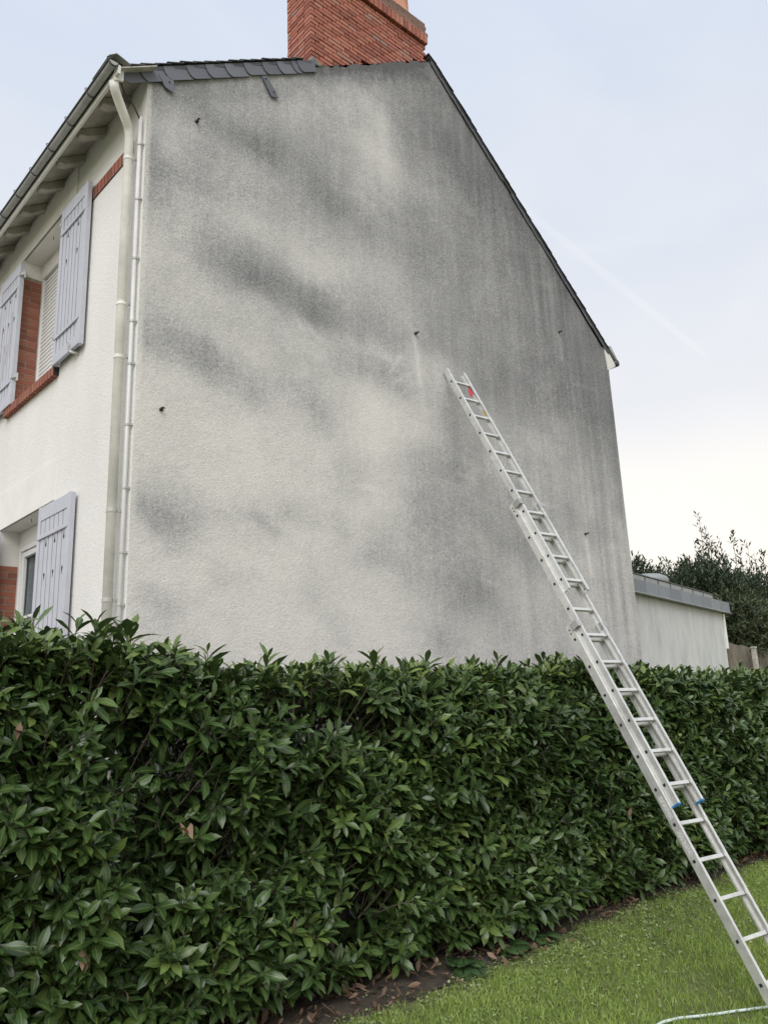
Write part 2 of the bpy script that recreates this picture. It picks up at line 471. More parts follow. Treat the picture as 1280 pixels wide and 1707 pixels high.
def build_ground():
    xs = np.unique(np.concatenate([np.linspace(-300, -2, 14), np.arange(-2, 14, 0.25), np.linspace(14, 400, 16)]))
    ys = np.unique(np.concatenate([np.linspace(-300, 0, 14), np.arange(0, 6, 0.12), np.linspace(6, 400, 18)]))
    X, Y = np.meshgrid(xs, ys, indexing='ij')
    vn = ValueNoise(3)
    near = (np.abs(X - 6) < 8) & (Y > 0) & (Y < 5)
    Z = ground_z(X, Y) + np.where(near, (vn.fbm(X * 1.3, Y * 1.3) - 0.47) * 0.035, 0.0)
    nx, ny = X.shape
    V = np.stack([X, Y, Z], -1).reshape(-1, 3)
    idx = np.arange(nx * ny).reshape(nx, ny)
    F = np.stack([idx[:-1, :-1], idx[1:, :-1], idx[1:, 1:], idx[:-1, 1:]], -1).reshape(-1, 4)
    o = link('lawn', array_mesh('lawn', V, F, M['ground'], smooth=True))
    tag(o, 'green lawn sloping gently up to the laurel hedge', 'lawn', kind='structure')
    # bare soil strip under the hedge, ragged front edge
    xs = np.arange(-1.0, 12.5, 0.08); t = np.linspace(0, 1, 14)
    vn2 = ValueNoise(9)
    front = soil_front(xs) + (vn2.fbm(xs * 9, xs * 0 + 5) - 0.47) * 0.12
    X = np.repeat(xs[:, None], 14, 1); Y = front[:, None] * (1 - t) + 5.14 * t
    Z = ground_z(X, Y) + 0.014 + (vn2.fbm(X * 5, Y * 5) - 0.47) * 0.035 + 0.012
    Z[:, 0] -= 0.03
    nx, ny = X.shape
    V = np.stack([X, Y, Z], -1).reshape(-1, 3)
    idx = np.arange(nx * ny).reshape(nx, ny)
    F = np.stack([idx[:-1, :-1], idx[1:, :-1], idx[1:, 1:], idx[:-1, 1:]], -1).reshape(-1, 4)
    o = link('soil_bed', array_mesh('soil_bed', V, F, M['soil'], smooth=True))
    tag(o, 'bare brown soil strip at the foot of the hedge', 'soil', kind='structure')
build_ground()
tp = MB().box(-9, 2.30, 5.30, 24, .15, .215).build('front_bounce_slab', M['bounce_slab'])  # slab added to bounce neutral light onto the soffit and front wall
tag(tp, 'pale slab added to bounce light onto the front wall, behind the hedge', 'reflector', kind='structure')

# ================================================================== THE HOUSE
XC, YG, XR, YB = 2.35, 5.15, 8.86, 13.2
SL, SR = 0.649, 0.866            # roof slopes
RX, RZ = 5.668, 9.146            # ridge
def roof_z(x):
    return RZ - (RX - x) * SL if x < RX else RZ - (x - RX) * SR

house = empty('house', (XC, YG, 0.0))
tag(house, 'two storey house with stained grey gable wall and red brick chimney', 'house')
HOUSE_PARTS = []
def hp(name, mb, mat, parent=None, **kw):
    """a part of the house (coordinates in world metres)"""
    o = mb.build(name, M[mat] if isinstance(mat, str) else mat, None, **kw)
    o.parent = parent if parent is not None else house
    o.matrix_parent_inverse = Matrix.Translation((-XC, -YG, 0.0))
    return o
def hobj(name, me, parent, mw):
    o = bpy.data.objects.new(name, me); COL.objects.link(o)
    o.parent = parent
    o.matrix_parent_inverse = Matrix.Translation((-XC, -YG, 0.0)) if parent is house else Matrix.Identity(4)
    o.matrix_basis = mw
    return o
def sub(name, mb, mat, parent, **kw):
    """a sub-part; parents have identity basis, so world coordinates carry over"""
    o = mb.build(name, M[mat] if isinstance(mat, str) else mat, None, **kw)
    o.parent = parent
    return o

STAINS = [
(2.90,5.51,3.33,5.46,0.17,0.16,0.50),
(3.33,5.46,3.96,5.42,0.18,0.16,0.70),
(3.96,5.42,4.82,5.39,0.16,0.13,0.45),
(2.40,4.60,2.85,4.53,0.14,0.13,0.60),
(2.85,4.53,3.39,4.39,0.11,0.10,0.45),
(2.47,3.36,2.68,3.27,0.17,0.16,0.75),
(2.52,3.25,2.62,3.13,0.10,0.09,0.35),
(2.73,3.33,3.34,3.46,0.09,0.08,0.30),
(3.34,3.42,3.54,3.33,0.07,0.06,0.40),
(2.37,6.12,2.81,6.22,0.16,0.16,0.40),
(2.38,6.34,2.46,5.84,0.07,0.07,0.25),
(2.79,6.79,3.52,6.74,0.13,0.13,0.40),
(3.52,6.74,4.26,6.59,0.18,0.17,0.35),
(4.27,6.65,4.71,6.38,0.23,0.20,0.20),
(4.00,7.86,5.53,8.82,0.10,0.09,0.60),
(2.47,6.76,3.86,7.64,0.08,0.09,0.30),
(5.41,7.02,5.45,5.58,0.24,0.18,0.20),
(5.65,4.79,5.73,4.23,0.18,0.13,0.40),
(5.23,4.26,5.21,3.44,0.25,0.18,0.25),
(5.52,3.77,5.88,2.92,0.32,0.21,0.40),
(5.63,3.02,5.46,2.45,0.22,0.15,0.30),
(6.39,5.30,8.49,5.44,0.42,0.26,0.40),
(6.32,3.69,6.98,3.38,0.29,0.18,0.30),
(3.69,4.60,4.07,4.37,0.16,0.14,0.28),
(4.07,4.42,4.39,3.88,0.21,0.17,0.22),
(4.50,4.93,4.99,4.85,0.19,0.15,0.35),
(4.64,3.15,5.08,3.09,0.19,0.14,0.35),
(3.97,2.79,4.18,2.46,0.18,0.14,0.40),
(3.08,2.92,3.24,2.91,0.09,0.08,0.35),
(2.45,2.70,2.57,2.65,0.10,0.09,0.30),
(8.20,6.42,8.88,4.25,0.58,0.33,0.35),
(3.68,3.51,4.24,3.32,0.11,0.09,0.25),
(4.16,6.80,4.23,5.45,0.29,0.25,0.12),
(6.68,7.98,7.45,6.83,0.63,0.42,0.20),
(5.50,8.34,6.23,7.77,0.38,0.29,0.20),
(8.19,3.78,8.52,2.81,0.29,0.16,0.20),
(4.71,7.98,4.85,7.41,0.26,0.22,-0.40),
(4.94,7.89,4.98,6.90,0.10,0.09,-0.25),
(2.65,5.93,4.25,5.94,0.29,0.26,-0.15),
(3.90,5.75,4.14,5.78,0.14,0.12,-0.35),
(4.88,4.28,5.17,4.52,0.23,0.17,-0.30),
(2.63,6.76,2.56,6.35,0.12,0.12,-0.30),
(4.27,6.82,4.46,6.77,0.14,0.12,-0.30),
(3.39,6.50,3.84,6.59,0.10,0.10,-0.20),
(4.82,5.33,5.21,5.19,0.18,0.14,-0.25),
(5.83,3.33,6.36,3.19,0.22,0.15,-0.15),
(5.56,5.35,5.63,5.11,0.11,0.08,-0.30),
(5.23,5.51,5.28,5.01,0.02,0.02,-0.60),
(7.76,6.30,7.76,5.97,0.03,0.02,-0.50),
(7.90,3.78,7.93,3.33,0.03,0.02,-0.60),
(2.47,4.01,4.48,4.34,0.42,0.35,-0.18),
(2.46,2.95,3.79,2.41,0.37,0.31,-0.15),
(3.70,5.39,3.96,5.59,0.12,0.10,-0.20),
(4.91,4.92,5.21,5.13,0.018,0.018,-0.30),
(4.96,4.98,5.15,4.98,0.018,0.018,-0.30),
(4.88,5.03,5.03,5.26,0.018,0.018,-0.30),
(4.73,5.18,4.89,5.16,0.018,0.018,-0.30),
(3.81,5.17,3.95,5.17,0.018,0.018,-0.30),
(3.86,5.27,4.02,5.14,0.018,0.018,-0.30),
(3.76,5.29,3.86,5.16,0.018,0.018,-0.30),
(7.46,6.92,7.64,6.92,0.018,0.018,-0.30),
(7.95,5.71,8.41,5.74,0.018,0.018,-0.30),
(4.46,3.84,4.74,3.80,0.018,0.018,-0.30),
(6.96,4.04,7.41,4.07,0.018,0.018,-0.30),
(5.77,4.18,5.99,4.15,0.018,0.018,-0.30),
(5.99,3.13,6.25,3.09,0.018,0.018,-0.30),
(4.90,4.61,4.92,4.44,0.018,0.018,-0.30)
]
def build_gable():
    step = 0.026
    xs = np.linspace(XC, XR, int((XR - XC) / step) + 1)
    nz = 350
    ztop = np.array([roof_z(x) - 0.06 for x in xs])
    t = np.linspace(0, 1, nz)
    # the outer edge leans a little, as old walls do
    X = np.repeat(xs[:, None], nz, 1); Z = ztop[:, None] * t[None, :]
    X = X - 0.05 * smooth01((X - 7.5) / 1.4) * (Z / 6.2)
    vn = ValueNoise(21)
    Y = np.full_like(X, YG) - (vn.fbm(X * 1.2, Z * 1.2) - 0.47) * 0.018
    Y[0, :] = YG
    # under the chimney the render stops in a ragged edge just proud of the bricks
    inch = (xs > 4.03) & (xs < 5.66)
    Z[inch, -1] += (vn.fbm(xs[inch] * 16, xs[inch] * 0 + 3) - 0.47) * 0.10 - 0.03
    kk = smooth01((Z - (ztop[:, None] - 0.5)) / 0.4) * inch[:, None]
    Y = Y * (1 - kk) + (YG - 0.006) * kk
    # dirt: general greying to the top and the right, then the patches
    D = 0.09 + 0.30 * smooth01((Z - 3.6) / 3.2) + 0.235 * smooth01((X - 4.2) / 2.6) - 0.08 * smooth01((3.4 - Z) / 1.0) * smooth01((X - 6) / 2)
    wx = (vn.fbm(X * 1.7 + 5, Z * 1.7) - 0.47) * 0.30
    wz = (vn.fbm(X * 1.7 + 31, Z * 1.7 + 9) - 0.47) * 0.24
    gr = vn.fbm(X * 5 + 60, Z * 5 + 14)
    keepd = np.ones_like(X)
    for (x1, z1, x2, z2, rx, rz, s) in STAINS:
        k = 1.0 if rx > 0.03 else 0.1
        px = X + wx * k; pz = Z + wz * k
        ax, az = px - x1, pz - z1
        bx, bz = x2 - x1, z2 - z1
        h = np.clip((ax * bx / rx**2 + az * bz / rz**2) / max(1e-6, bx * bx / rx**2 + bz * bz / rz**2), 0, 1)
        dx = (ax - bx * h) / rx; dz = (az - bz * h) / rz
        dz = np.where(dz < 0, dz * 1.25, dz * 0.72)
        q = (dx * dx * 0.8 + dz * dz) * (0.9 + 0.5 * gr)
        e = np.exp(-q * 0.60)
        if s > 0: keepd = keepd * (1 - s * 0.62 * e)
        else: D = D + s * 0.34 * e
    D = D + (1 - keepd) * 0.64
    D += (vn.fbm(X * 0.8 + 3, Z * 1.5 + 3) - 0.47) * 0.26 + (vn.fbm(X * 3 + 3, Z * 4 + 3) - 0.47) * 0.20
    # rain runs: thin vertical streaks, stronger to the right and under the verge
    run = vn.fbm(X * 9 + 2, Z * 0.45) - 0.47
    D += run * (0.05 + 0.20 * smooth01((X - 5.0) / 2.5))
    run2 = vn.fbm(X * 22 + 2, Z * 0.6 + 4) - 0.47
    D += run2 * (0.02 + 0.20 * smooth01((X - 6.0) / 2.0))
    edge = np.clip(1 - (ztop[:, None] - Z) / 0.5, 0, 1)
    D += edge * 0.22 * (vn.fbm(X * 7, Z * 1.2) + 0.1)
    D += np.clip(1 - (ztop[:, None] - Z) / 0.16, 0, 1) * 0.45 * smooth01((X - 3.9) / 0.2) * smooth01((5.75 - X) / 0.2) * (0.5 + vn.fbm(X * 12, Z * 4))
    D = np.where(X < XC + 0.03, D * 0.5, D)
    idx = np.arange(X.size).reshape(X.shape)
    F = np.stack([idx[:-1, :-1], idx[1:, :-1], idx[1:, 1:], idx[:-1, 1:]], -1).reshape(-1, 4)
    V = np.stack([X, Y, Z], -1).reshape(-1, 3)
    me = array_mesh('gable_wall', V, F, M['gable'], {'dirt': D.reshape(-1)}, smooth=True)
    o = link('gable_wall', me, house); o.matrix_parent_inverse = Matrix.Translation((-XC, -YG, 0))
    tag(o, 'tall gable wall of roughcast with dark grey grime patches')
build_gable()

# front wall with its two window openings (all faces at X = XC unless reveal)
UY0, UY1, UZ0, UZ1 = 6.86, 7.92, 4.95, 6.575
LY0, LY1, LZ0, LZ1 = 6.95, 7.98, 1.85, 3.71
RV = 0.21                         # reveal depth
WT = roof_z(XC) - 0.05            # wall top
def front_wall():
    mb = MB()
    ys = sorted({YG, UY0, LY0, UY1, LY1, YB}); zs = sorted({0.0, LZ0, LZ1, UZ0, UZ1, WT})
    for i in range(len(ys) - 1):
        for j in range(len(zs) - 1):
            yc, zc = (ys[i] + ys[i + 1]) / 2, (zs[j] + zs[j + 1]) / 2
            if UY0 < yc < UY1 and UZ0 < zc < UZ1: continue
            if LY0 < yc < LY1 and LZ0 < zc < LZ1: continue
            mb.add([(XC, ys[i], zs[j]), (XC, ys[i], zs[j + 1]), (XC, ys[i + 1], zs[j + 1]), (XC, ys[i + 1], zs[j])], [(0, 1, 2, 3)])
    return hp('front_wall', mb, 'front')
fw = front_wall(); tag(fw, 'cream roughcast front wall with shuttered windows')
for (y0, y1, z0, z1) in ((UY0, UY1, UZ0, UZ1), (LY0, LY1, LZ0, LZ1)):
    mb = MB()      # smooth rendered reveal, four faces going inwards
    a, b = XC, XC + RV + 0.12
    mb.add([(a, y0, z0), (b, y0, z0), (b, y0, z1), (a, y0, z1)], [(0, 1, 2, 3)])
    mb.add([(a, y1, z0), (b, y1, z0), (b, y1, z1), (a, y1, z1)], [(3, 2, 1, 0)])
    mb.add([(a, y0, z1), (b, y0, z1), (b, y1, z1), (a, y1, z1)], [(0, 1, 2, 3)])
    mb.add([(a, y0, z0), (b, y0, z0), (b, y1, z0), (a, y1, z0)], [(3, 2, 1, 0)])
    hp('window_reveal', mb, 'smooth_render')
mb = MB(); mb.add([(XR, YG, 0), (XR, YB, 0), (XR, YB, 6.3), (XR - .05, YG, 6.3)], [(0, 1, 2, 3)]); hp('side_wall', mb, 'front')
mb = MB(); mb.add([(XC, YB, 0), (XC, YB, WT), (RX, YB, RZ - .06), (XR, YB, 6.3), (XR, YB, 0)], [(0, 1, 2, 3, 4)]); hp('rear_wall', mb, 'front')
# smooth render lintels, 12 mm proud
mb = MB().box(XC - .012, XC + .01, 6.53, 8.35, UZ1, WT - .06); hp('lintel', mb, 'smooth_render')
mb = MB().box(XC - .012, XC + .01, 6.61, 8.45, LZ1, 4.065); hp('lintel', mb, 'smooth_render')

# ------------------------------------------------------------------ roof
def slab(mb, x0, x1, y0, y1, t, off=0.0):
    """sloping roof slab between two x positions on one slope"""
    a0, a1 = roof_z(x0) + off, roof_z(x1) + off
    mb.add([(x0, y0, a0 - t), (x1, y0, a1 - t), (x1, y1, a1 - t), (x0, y1, a0 - t), (x0, y0, a0), (x1, y0, a1), (x1, y1, a1), (x0, y1, a0)],
           [(0, 3, 2, 1), (4, 5, 6, 7), (0, 1, 5, 4), (1, 2, 6, 5), (2, 3, 7, 6), (3, 0, 4, 7)])
EAVE_L, EAVE_R = 2.06, 8.93
OV = 0.035                        # verge overhang beyond the gable
roof = MB()
slab(roof, EAVE_L, 3.985, YG - OV + .012, 5.56, .034, -.012)
slab(roof, EAVE_L, RX - .001, 5.561, YB + .1, .034, -.012)
slab(roof, RX + .001, EAVE_R - .1, YG - OV + .012, YB + .1, .034, -.012)
roof = hp('roof', roof, 'roof_slate'); tag(roof, 'dark slate roof')
# courses of slate: one stepped strip per course (the verge slates proper are separate below)
cov = MB()
def courses(x_from, x_to, n):
    for i in range(n):
        xa = x_from + (x_to - x_from) * i / n; xb = x_from + (x_to - x_from) * (i + 1) / n + (x_to - x_from) / n * .25
        xb = min(xb, RX - .002) if x_to > x_from else max(xb, RX + .002)
        za, zb = roof_z(xa) + .014, roof_z(xb) + .004
        y0 = YG + .16 if not (x_to > x_from and xb > 3.96) else 5.57
        cov.add([(xa, y0, za - .008), (xb, y0, zb - .008), (xb, YB + .08, zb - .008), (xa, YB + .08, za - .008), (xa, y0, za), (xb, y0, zb), (xb, YB + .08, zb), (xa, YB + .08, za)],
                [(0, 3, 2, 1), (4, 5, 6, 7), (0, 1, 5, 4), (1, 2, 6, 5), (2, 3, 7, 6), (3, 0, 4, 7)])
courses(EAVE_L - .02, RX, 34); courses(EAVE_R - .09, RX, 36)
c = sub('slate_courses', cov, 'roof_slate', roof); c['kind'] = 'stuff'
def edge_slates(x_from, x_to, n):
    L = (x_to - x_from)
    for i in range(n):
        xa = x_from + L * i / n + random.uniform(-.006, .006); xb = x_from + L * (i + 1) / n + L / n * .3
        if (x_to > x_from and xa > 3.75 and xa < 5.66 and x_from < 3): continue
        za, zb = roof_z(xa) + .018 + random.uniform(-.003, .006), roof_z(xb) + .004
        y0 = YG - OV - random.uniform(0, .008); y1 = YG + .17
        mb = MB().add([(xa, y0, za - .008), (xb, y0, zb - .008), (xb, y1, zb - .008), (xa, y1, za - .008), (xa, y0, za), (xb, y0, zb), (xb, y1, zb), (xa, y1, za)],
                      [(0, 3, 2, 1), (4, 5, 6, 7), (0, 1, 5, 4), (1, 2, 6, 5), (2, 3, 7, 6), (3, 0, 4, 7)])
        sub('slate', mb, 'roof_slate', roof)
edge_slates(EAVE_L - .02, RX, 32); edge_slates(EAVE_R - .10, RX + .01, 34)
mb = MB().tube([(RX, 5.6, RZ + .01), (RX, YB + .1, RZ + .01)], .05, 10); sub('ridge_roll', mb, 'dark_zinc', roof)
# slates hung on the gable under the left verge
cut = [2.10, 2.261, 2.463, 2.667, 2.842, 3.028, 3.22, 3.412, 3.577, 3.741, 3.809, 4.024]
cs, sn = math.cos(math.atan(SL)), math.sin(math.atan(SL))
for i in range(len(cut) - 1):
    w = (cut[i + 1] - cut[i]) / cs; h = .128 + random.uniform(-.006, .006)
    over = .07 if i < len(cut) - 2 else 0.0
    prof = [(0, 0), (.004, .03), (.014, .06), (.032, .092), (.056, .116), (.085, h), (w + over, h), (w + over, 0)]
    pts = []
    for (u, v) in prof:
        x = cut[i] + u * cs + v * sn * 0.25; z = roof_z(cut[i]) - .013 + u * sn - v * 1.0
        y = YG - .027 + .013 * (u / (w + .07)) - .004 * v / h
        pts.append((x, y, z))
    mb = MB().prism(pts, (0, 1, 0), .006)
    s = sub('verge_slate', mb, 'slate', roof)
# two slipped pieces hanging below
mb = MB().prism([(2.425, YG - .026, 6.955), (2.56, YG - .026, 6.995), (2.56, YG - .026, 6.85), (2.485, YG - .026, 6.865)], (0, 1, 0), .006); sub('slipped_slate', mb, 'slate', roof)
mb = MB().prism([(3.415, YG - .024, 7.52), (3.475, YG - .024, 7.555), (3.60, YG - .024, 7.385), (3.52, YG - .024, 7.36)], (0, 1, 0), .006); sub('slipped_slate', mb, 'slate', roof)
for (x, z) in ((2.52, 6.93), (3.455, 7.51), (3.545, 7.42)):
    mb = MB().tube([(x, YG - .035, z), (x, YG - .02, z)], .006, 6); sub('nail', mb, 'rust_iron', roof)
# narrow slates along the right verge
n = 19
for i in range(n):
    xa = 5.70 + (8.80 - 5.70) * i / n; xb = 5.70 + (8.80 - 5.70) * (i + 1) / n + .035
    h = .058 + random.uniform(-.008, .012)
    za, zb = roof_z(xa) - .014, roof_z(xb) - .014
    if i == 7: h = .03
    y = YG - .022
    pts = [(xa, y, za), (xb, y + .006, zb), (xb - .005, y + .006, zb - h * .72), (xb - .05, y + .004, zb - h + .04), (xa, y, za - h)]
    sub('verge_slate', MB().prism(pts, (0, 1, 0), .006), 'slate', roof)

# left eave: rafter tails, soffit boards, fascia strip, hanging gutter
sof = MB()
for i in range(17):       # soffit boards between the tails
    y0 = 5.06 + i * .463; y1 = y0 + .457
    a = (EAVE_L + .03, roof_z(EAVE_L + .03) - .058); b = (XC + .03, roof_z(XC + .03) - .058)
    mb = MB().add([(a[0], y0, a[1]), (b[0], y0, b[1]), (b[0], y1, b[1]), (a[0], y1, a[1]), (a[0], y0, a[1] + .011), (b[0], y0, b[1] + .011), (b[0], y1, b[1] + .011), (a[0], y1, a[1] + .011)],
                  [(0, 3, 2, 1), (4, 5, 6, 7), (0, 1, 5, 4), (1, 2, 6, 5), (2, 3, 7, 6), (3, 0, 4, 7)])
    hp('soffit_panel', mb, 'concrete')
for i in range(17):
    yc = 5.50 + i * .463
    x0, x1 = EAVE_L + .05, XC + .06
    def pt(x, d): return (x, yc - .042, roof_z(x) - .060 - d)
    prof = [pt(x0, 0), pt(x1, 0), pt(x1, .085), pt(x0 + .075, .088), pt(x0 + .012, .055)]
    mb = MB().prism(prof, (0, 1, 0), .084)
    hp('rafter_tail', mb, 'concrete', bevel=.006)
mb = MB().box(EAVE_L + .004, EAVE_L + .026, YG - .09, YB, roof_z(EAVE_L) - .095, roof_z(EAVE_L) - .022); hp('fascia_board', mb, 'smooth_render')
# gutter: half-round zinc trough
GX, GZ, GR = 2.026, 6.783, .032
gut = MB()
ring = [(math.pi + math.pi * k / 10) for k in range(11)]
yy = np.linspace(YG - .10, YB, 12)
vo = [(GX + GR * math.cos(a), y, GZ + GR * math.sin(a)) for y in yy for a in ring]
vi = [(GX + (GR - .004) * math.cos(a), y, GZ + (GR - .004) * math.sin(a)) for y in yy for a in ring]
fo = []
for i in range(11):
    for k in range(10):
        q = i * 11 + k
        fo.append((q, q + 1, q + 12, q + 11))
gut.add(vo, fo); gut.add(vi, [tuple(reversed(f)) for f in fo])
gut.add([(GX + GR * math.cos(a), yy[0], GZ + GR * math.sin(a)) for a in ring], [tuple(range(11))])
gutter = hp('gutter', gut, 'zinc', smooth=False)
sub('gutter_bead', MB().tube([(GX - GR - .004, yy[0], GZ + .006), (GX - GR - .004, yy[-1], GZ + .006)], .009, 8), 'dark_zinc', gutter, smooth=True)
for i in range(18):
    y = 5.06 + i * .416
    lp = [(GX - GR - .006 + .014 * math.cos(t), y, GZ + .014 + .014 * math.sin(t)) for t in np.linspace(-.5, 5.2, 9)]
    mb = MB().tube(lp, .0035, 5)
    mb.tube([(GX + (GR + .004) * math.cos(a), y, GZ + (GR + .004) * math.sin(a)) for a in np.linspace(math.pi, 2 * math.pi, 8)], .005, 5)
    sub('gutter_hook', mb, 'dark_zinc', gutter)
# zinc flashing over the gutter end, and the boxed verge end under it
mb = MB().prism([(1.985, YG - .10, 6.815), (2.045, YG - .10, 6.865), (2.045, YG + .22, 6.865), (1.985, YG + .22, 6.815)], (0, 0, 1), .004)
mb.prism([(2.045, YG - .1, 6.865), (2.16, YG - .1, 6.83), (2.16, YG + .22, 6.895), (2.045, YG + .22, 6.865)], (0, 0, 1), .004)
sub('end_flashing', mb, 'zinc', gutter)
mb = MB().prism([(EAVE_L - .0, YG - .045, 6.775), (2.13, YG - .045, 6.83), (2.13, YG - .045, 6.70), (EAVE_L - .0, YG - .045, 6.675)], (0, 1, 0), .02); sub('verge_end_board', mb, 'smooth_render', gutter)

# right eave end: boxed return with a gutter end
mb = MB().prism([(8.74, YG - .012, 6.47), (8.97, YG - .012, 6.235), (8.955, YG - .012, 6.205), (8.785, YG - .012, 6.115)], (0, 1, 0), 1.2); hp('eave_box', mb, 'smooth_render')
mb = MB().prism([(8.80, YG - .03, 6.455), (8.875, YG - .03, 6.47), (9.01, YG - .03, 6.315), (8.985, YG - .03, 6.30)], (0, 1, 0), 1.4); hp('eave_flashing', mb, 'zinc')
mb = MB()
gx, gz = 9.00, 6.265
mb.tube([(gx, YG - .03, gz), (gx, YB, gz)], .045, 12); hp('gutter', mb, 'dark_zinc', smooth=True)

# ------------------------------------------------------------------ chimney
CX0, CX1, CY0, CY1, CZT = 4.005, 5.65, YG + .008, 5.548, 9.262
core = MB().box(CX0 + .020, CX1 - .020, CY0 + .030, CY1 - .015, 7.7, 9.58)
chim = hp('chimney', core, 'dark_mortar'); tag(chim, 'broad red brick chimney with dark joints and corbelled top')
BL, BH, BT, JT = .210, .037, .100, .0115
brick_meshes = {}
def brick_obj(x, y, z, sx, sy, sz, parent, mat='chimney_brick', tilt=0.0):
    key = (round(sx, 3), round(sy, 3), round(sz, 3), mat)
    if key not in brick_meshes:
        brick_meshes[key] = MB().box(-sx / 2, sx / 2, -sy / 2, sy / 2, -sz / 2, sz / 2).mesh('brick', M[mat])
    o = bpy.data.objects.new('brick', brick_meshes[key]); COL.objects.link(o)
    o.parent = parent
    o.location = (x, y, z)
    o.rotation_euler = (random.uniform(-.006, .006), random.uniform(-.005, .005) + tilt, random.uniform(-.006, .006))
    return o
chim_bricks = []
def cb(x, y, z, sx, sy, sz, mat='chimney_brick'): chim_bricks.append((x, y, z, sx, sy, sz, mat))
z = 7.86; row = 0
while z + BH < CZT:
    # gable face: a row of stretchers, then a row of headers
    L0 = BL if row % 2 == 0 else BT
    x = CX0
    while x < CX1 - .02:
        L = L0
        if x == CX0: L = (BL, .046, BT, .046)[row % 4]
        L = min(L, CX1 - x)
        if L > .03 and z + BH > roof_z(x + L) - .15: cb(x + L / 2, CY0 + BT / 2 + random.uniform(-.002, .003), z + BH / 2, L, BT, BH)
        x += L + JT
    # face towards the front of the house
    L0 = BT if row % 2 == 0 else BL
    y = CY0 + BT + JT
    while y < CY1 - .02:
        L = min(L0, CY1 - y)
        if L > .03: cb(CX0 + BT / 2 + random.uniform(-.002, .003), y + L / 2, z + BH / 2, BT, L, BH)
        y += L + JT
    if z > 9.0:
        y = CY0 + BT + JT
        while y < CY1 - .02:
            L = min(BL, CY1 - y)
            if L > .03: cb(CX1 - BT / 2, y + L / 2, z + BH / 2, BT, L, BH)
            y += L + JT
    z += BH + JT; row += 1
# corbel: soldier bricks standing proud, then flat sooty courses
zc = z + .004
P = .035
x = CX0 - P
while x < CX1 + P - .03:
    cb(x + .025, CY0 - P + BT / 2, zc + .105 / 2, .049, BT, .105); x += .049 + .014
y = CY0 - P + BT + .012
while y < CY1:
    cb(CX0 - P + BT / 2, y + .025, zc + .105 / 2, BT, .049, .105); cb(CX1 + P - BT / 2, y + .025, zc + .105 / 2, BT, .049, .105); y += .063
zc += .105 + JT
for k in range(4):
    pr = P - .008 - .006 * k
    x = CX0 - pr - (.1 if k % 2 else 0)
    while x < CX1 + pr - .02:
        xa = max(x, CX0 - pr); L = min(x + BL, CX1 + pr) - xa
        if L > .04: cb(xa + L / 2, CY0 - pr + BT / 2, zc + BH / 2, L, BT, BH, 'sooty_brick')
        x += BL + JT
    y = CY0 - pr + BT + JT
    while y < CY1:
        L = min(BL, CY1 + .02 - y)
        if L > .04:
            cb(CX0 - pr + BT / 2, y + L / 2, zc + BH / 2, BT, L, BH, 'sooty_brick'); cb(CX1 + pr - BT / 2, y + L / 2, zc + BH / 2, BT, L, BH, 'sooty_brick')
        y += BL + JT
    zc += BH + JT
# the 300 bricks that show largest are parts of their own, the others one joined part
def brick_rank(b):
    v = Vector(b[:3]) - Vector((0, 0, CAM_H)); q = (v.dot(right), v.dot(down), v.dot(fwd))
    inside = abs(q[0] / q[2] * 1338) < 660 and abs(q[1] / q[2] * 1338) < 870
    hidden = b[0] > CX1 - .08 and b[1] > CY0 + .1
    return (0 if inside and not hidden else 1, -max(b[3], b[4]) * b[5])
chim_bricks.sort(key=brick_rank)
for b in chim_bricks[:300]: brick_obj(*b[:6], chim, b[6])
rb = MB()
for b in chim_bricks[300:]: rb.box(b[0] - b[3] / 2, b[0] + b[3] / 2, b[1] - b[4] / 2, b[1] + b[4] / 2, b[2] - b[5] / 2, b[2] + b[5] / 2)
o = sub('bricks', rb, 'chimney_brick', chim); o['kind'] = 'stuff'
mb = MB().box(CX0 + .02, CX1 - .02, CY0 + .02, CY1 - .02, 9.581, zc + .01); sub('cement_cap', mb, 'cap_mortar', chim)
for cx_ in (4.45, 5.42):
    prof = [(.15, 0), (.125, .03), (.118, .36), (.14, .385), (.14, .42)]
    mb = MB(); mb.tube([(cx_, 5.34, zc + .01 + b) for a, b in prof], [a for a, b in prof], 18)
    sub('chimney_pot', mb, 'terracotta', chim, smooth=True)
# mortar lump at the left foot of the chimney
mb = MB()
mb.prism([(3.965, YG - .015, 8.03), (4.01, YG - .015, 8.12), (4.06, YG - .015, 8.10), (4.15, YG - .015, 8.065), (4.08, YG - .015, 8.03)], (0, 1, 0), .06)
sub('mortar_lump', mb, 'cap_mortar', chim, bevel=.012)

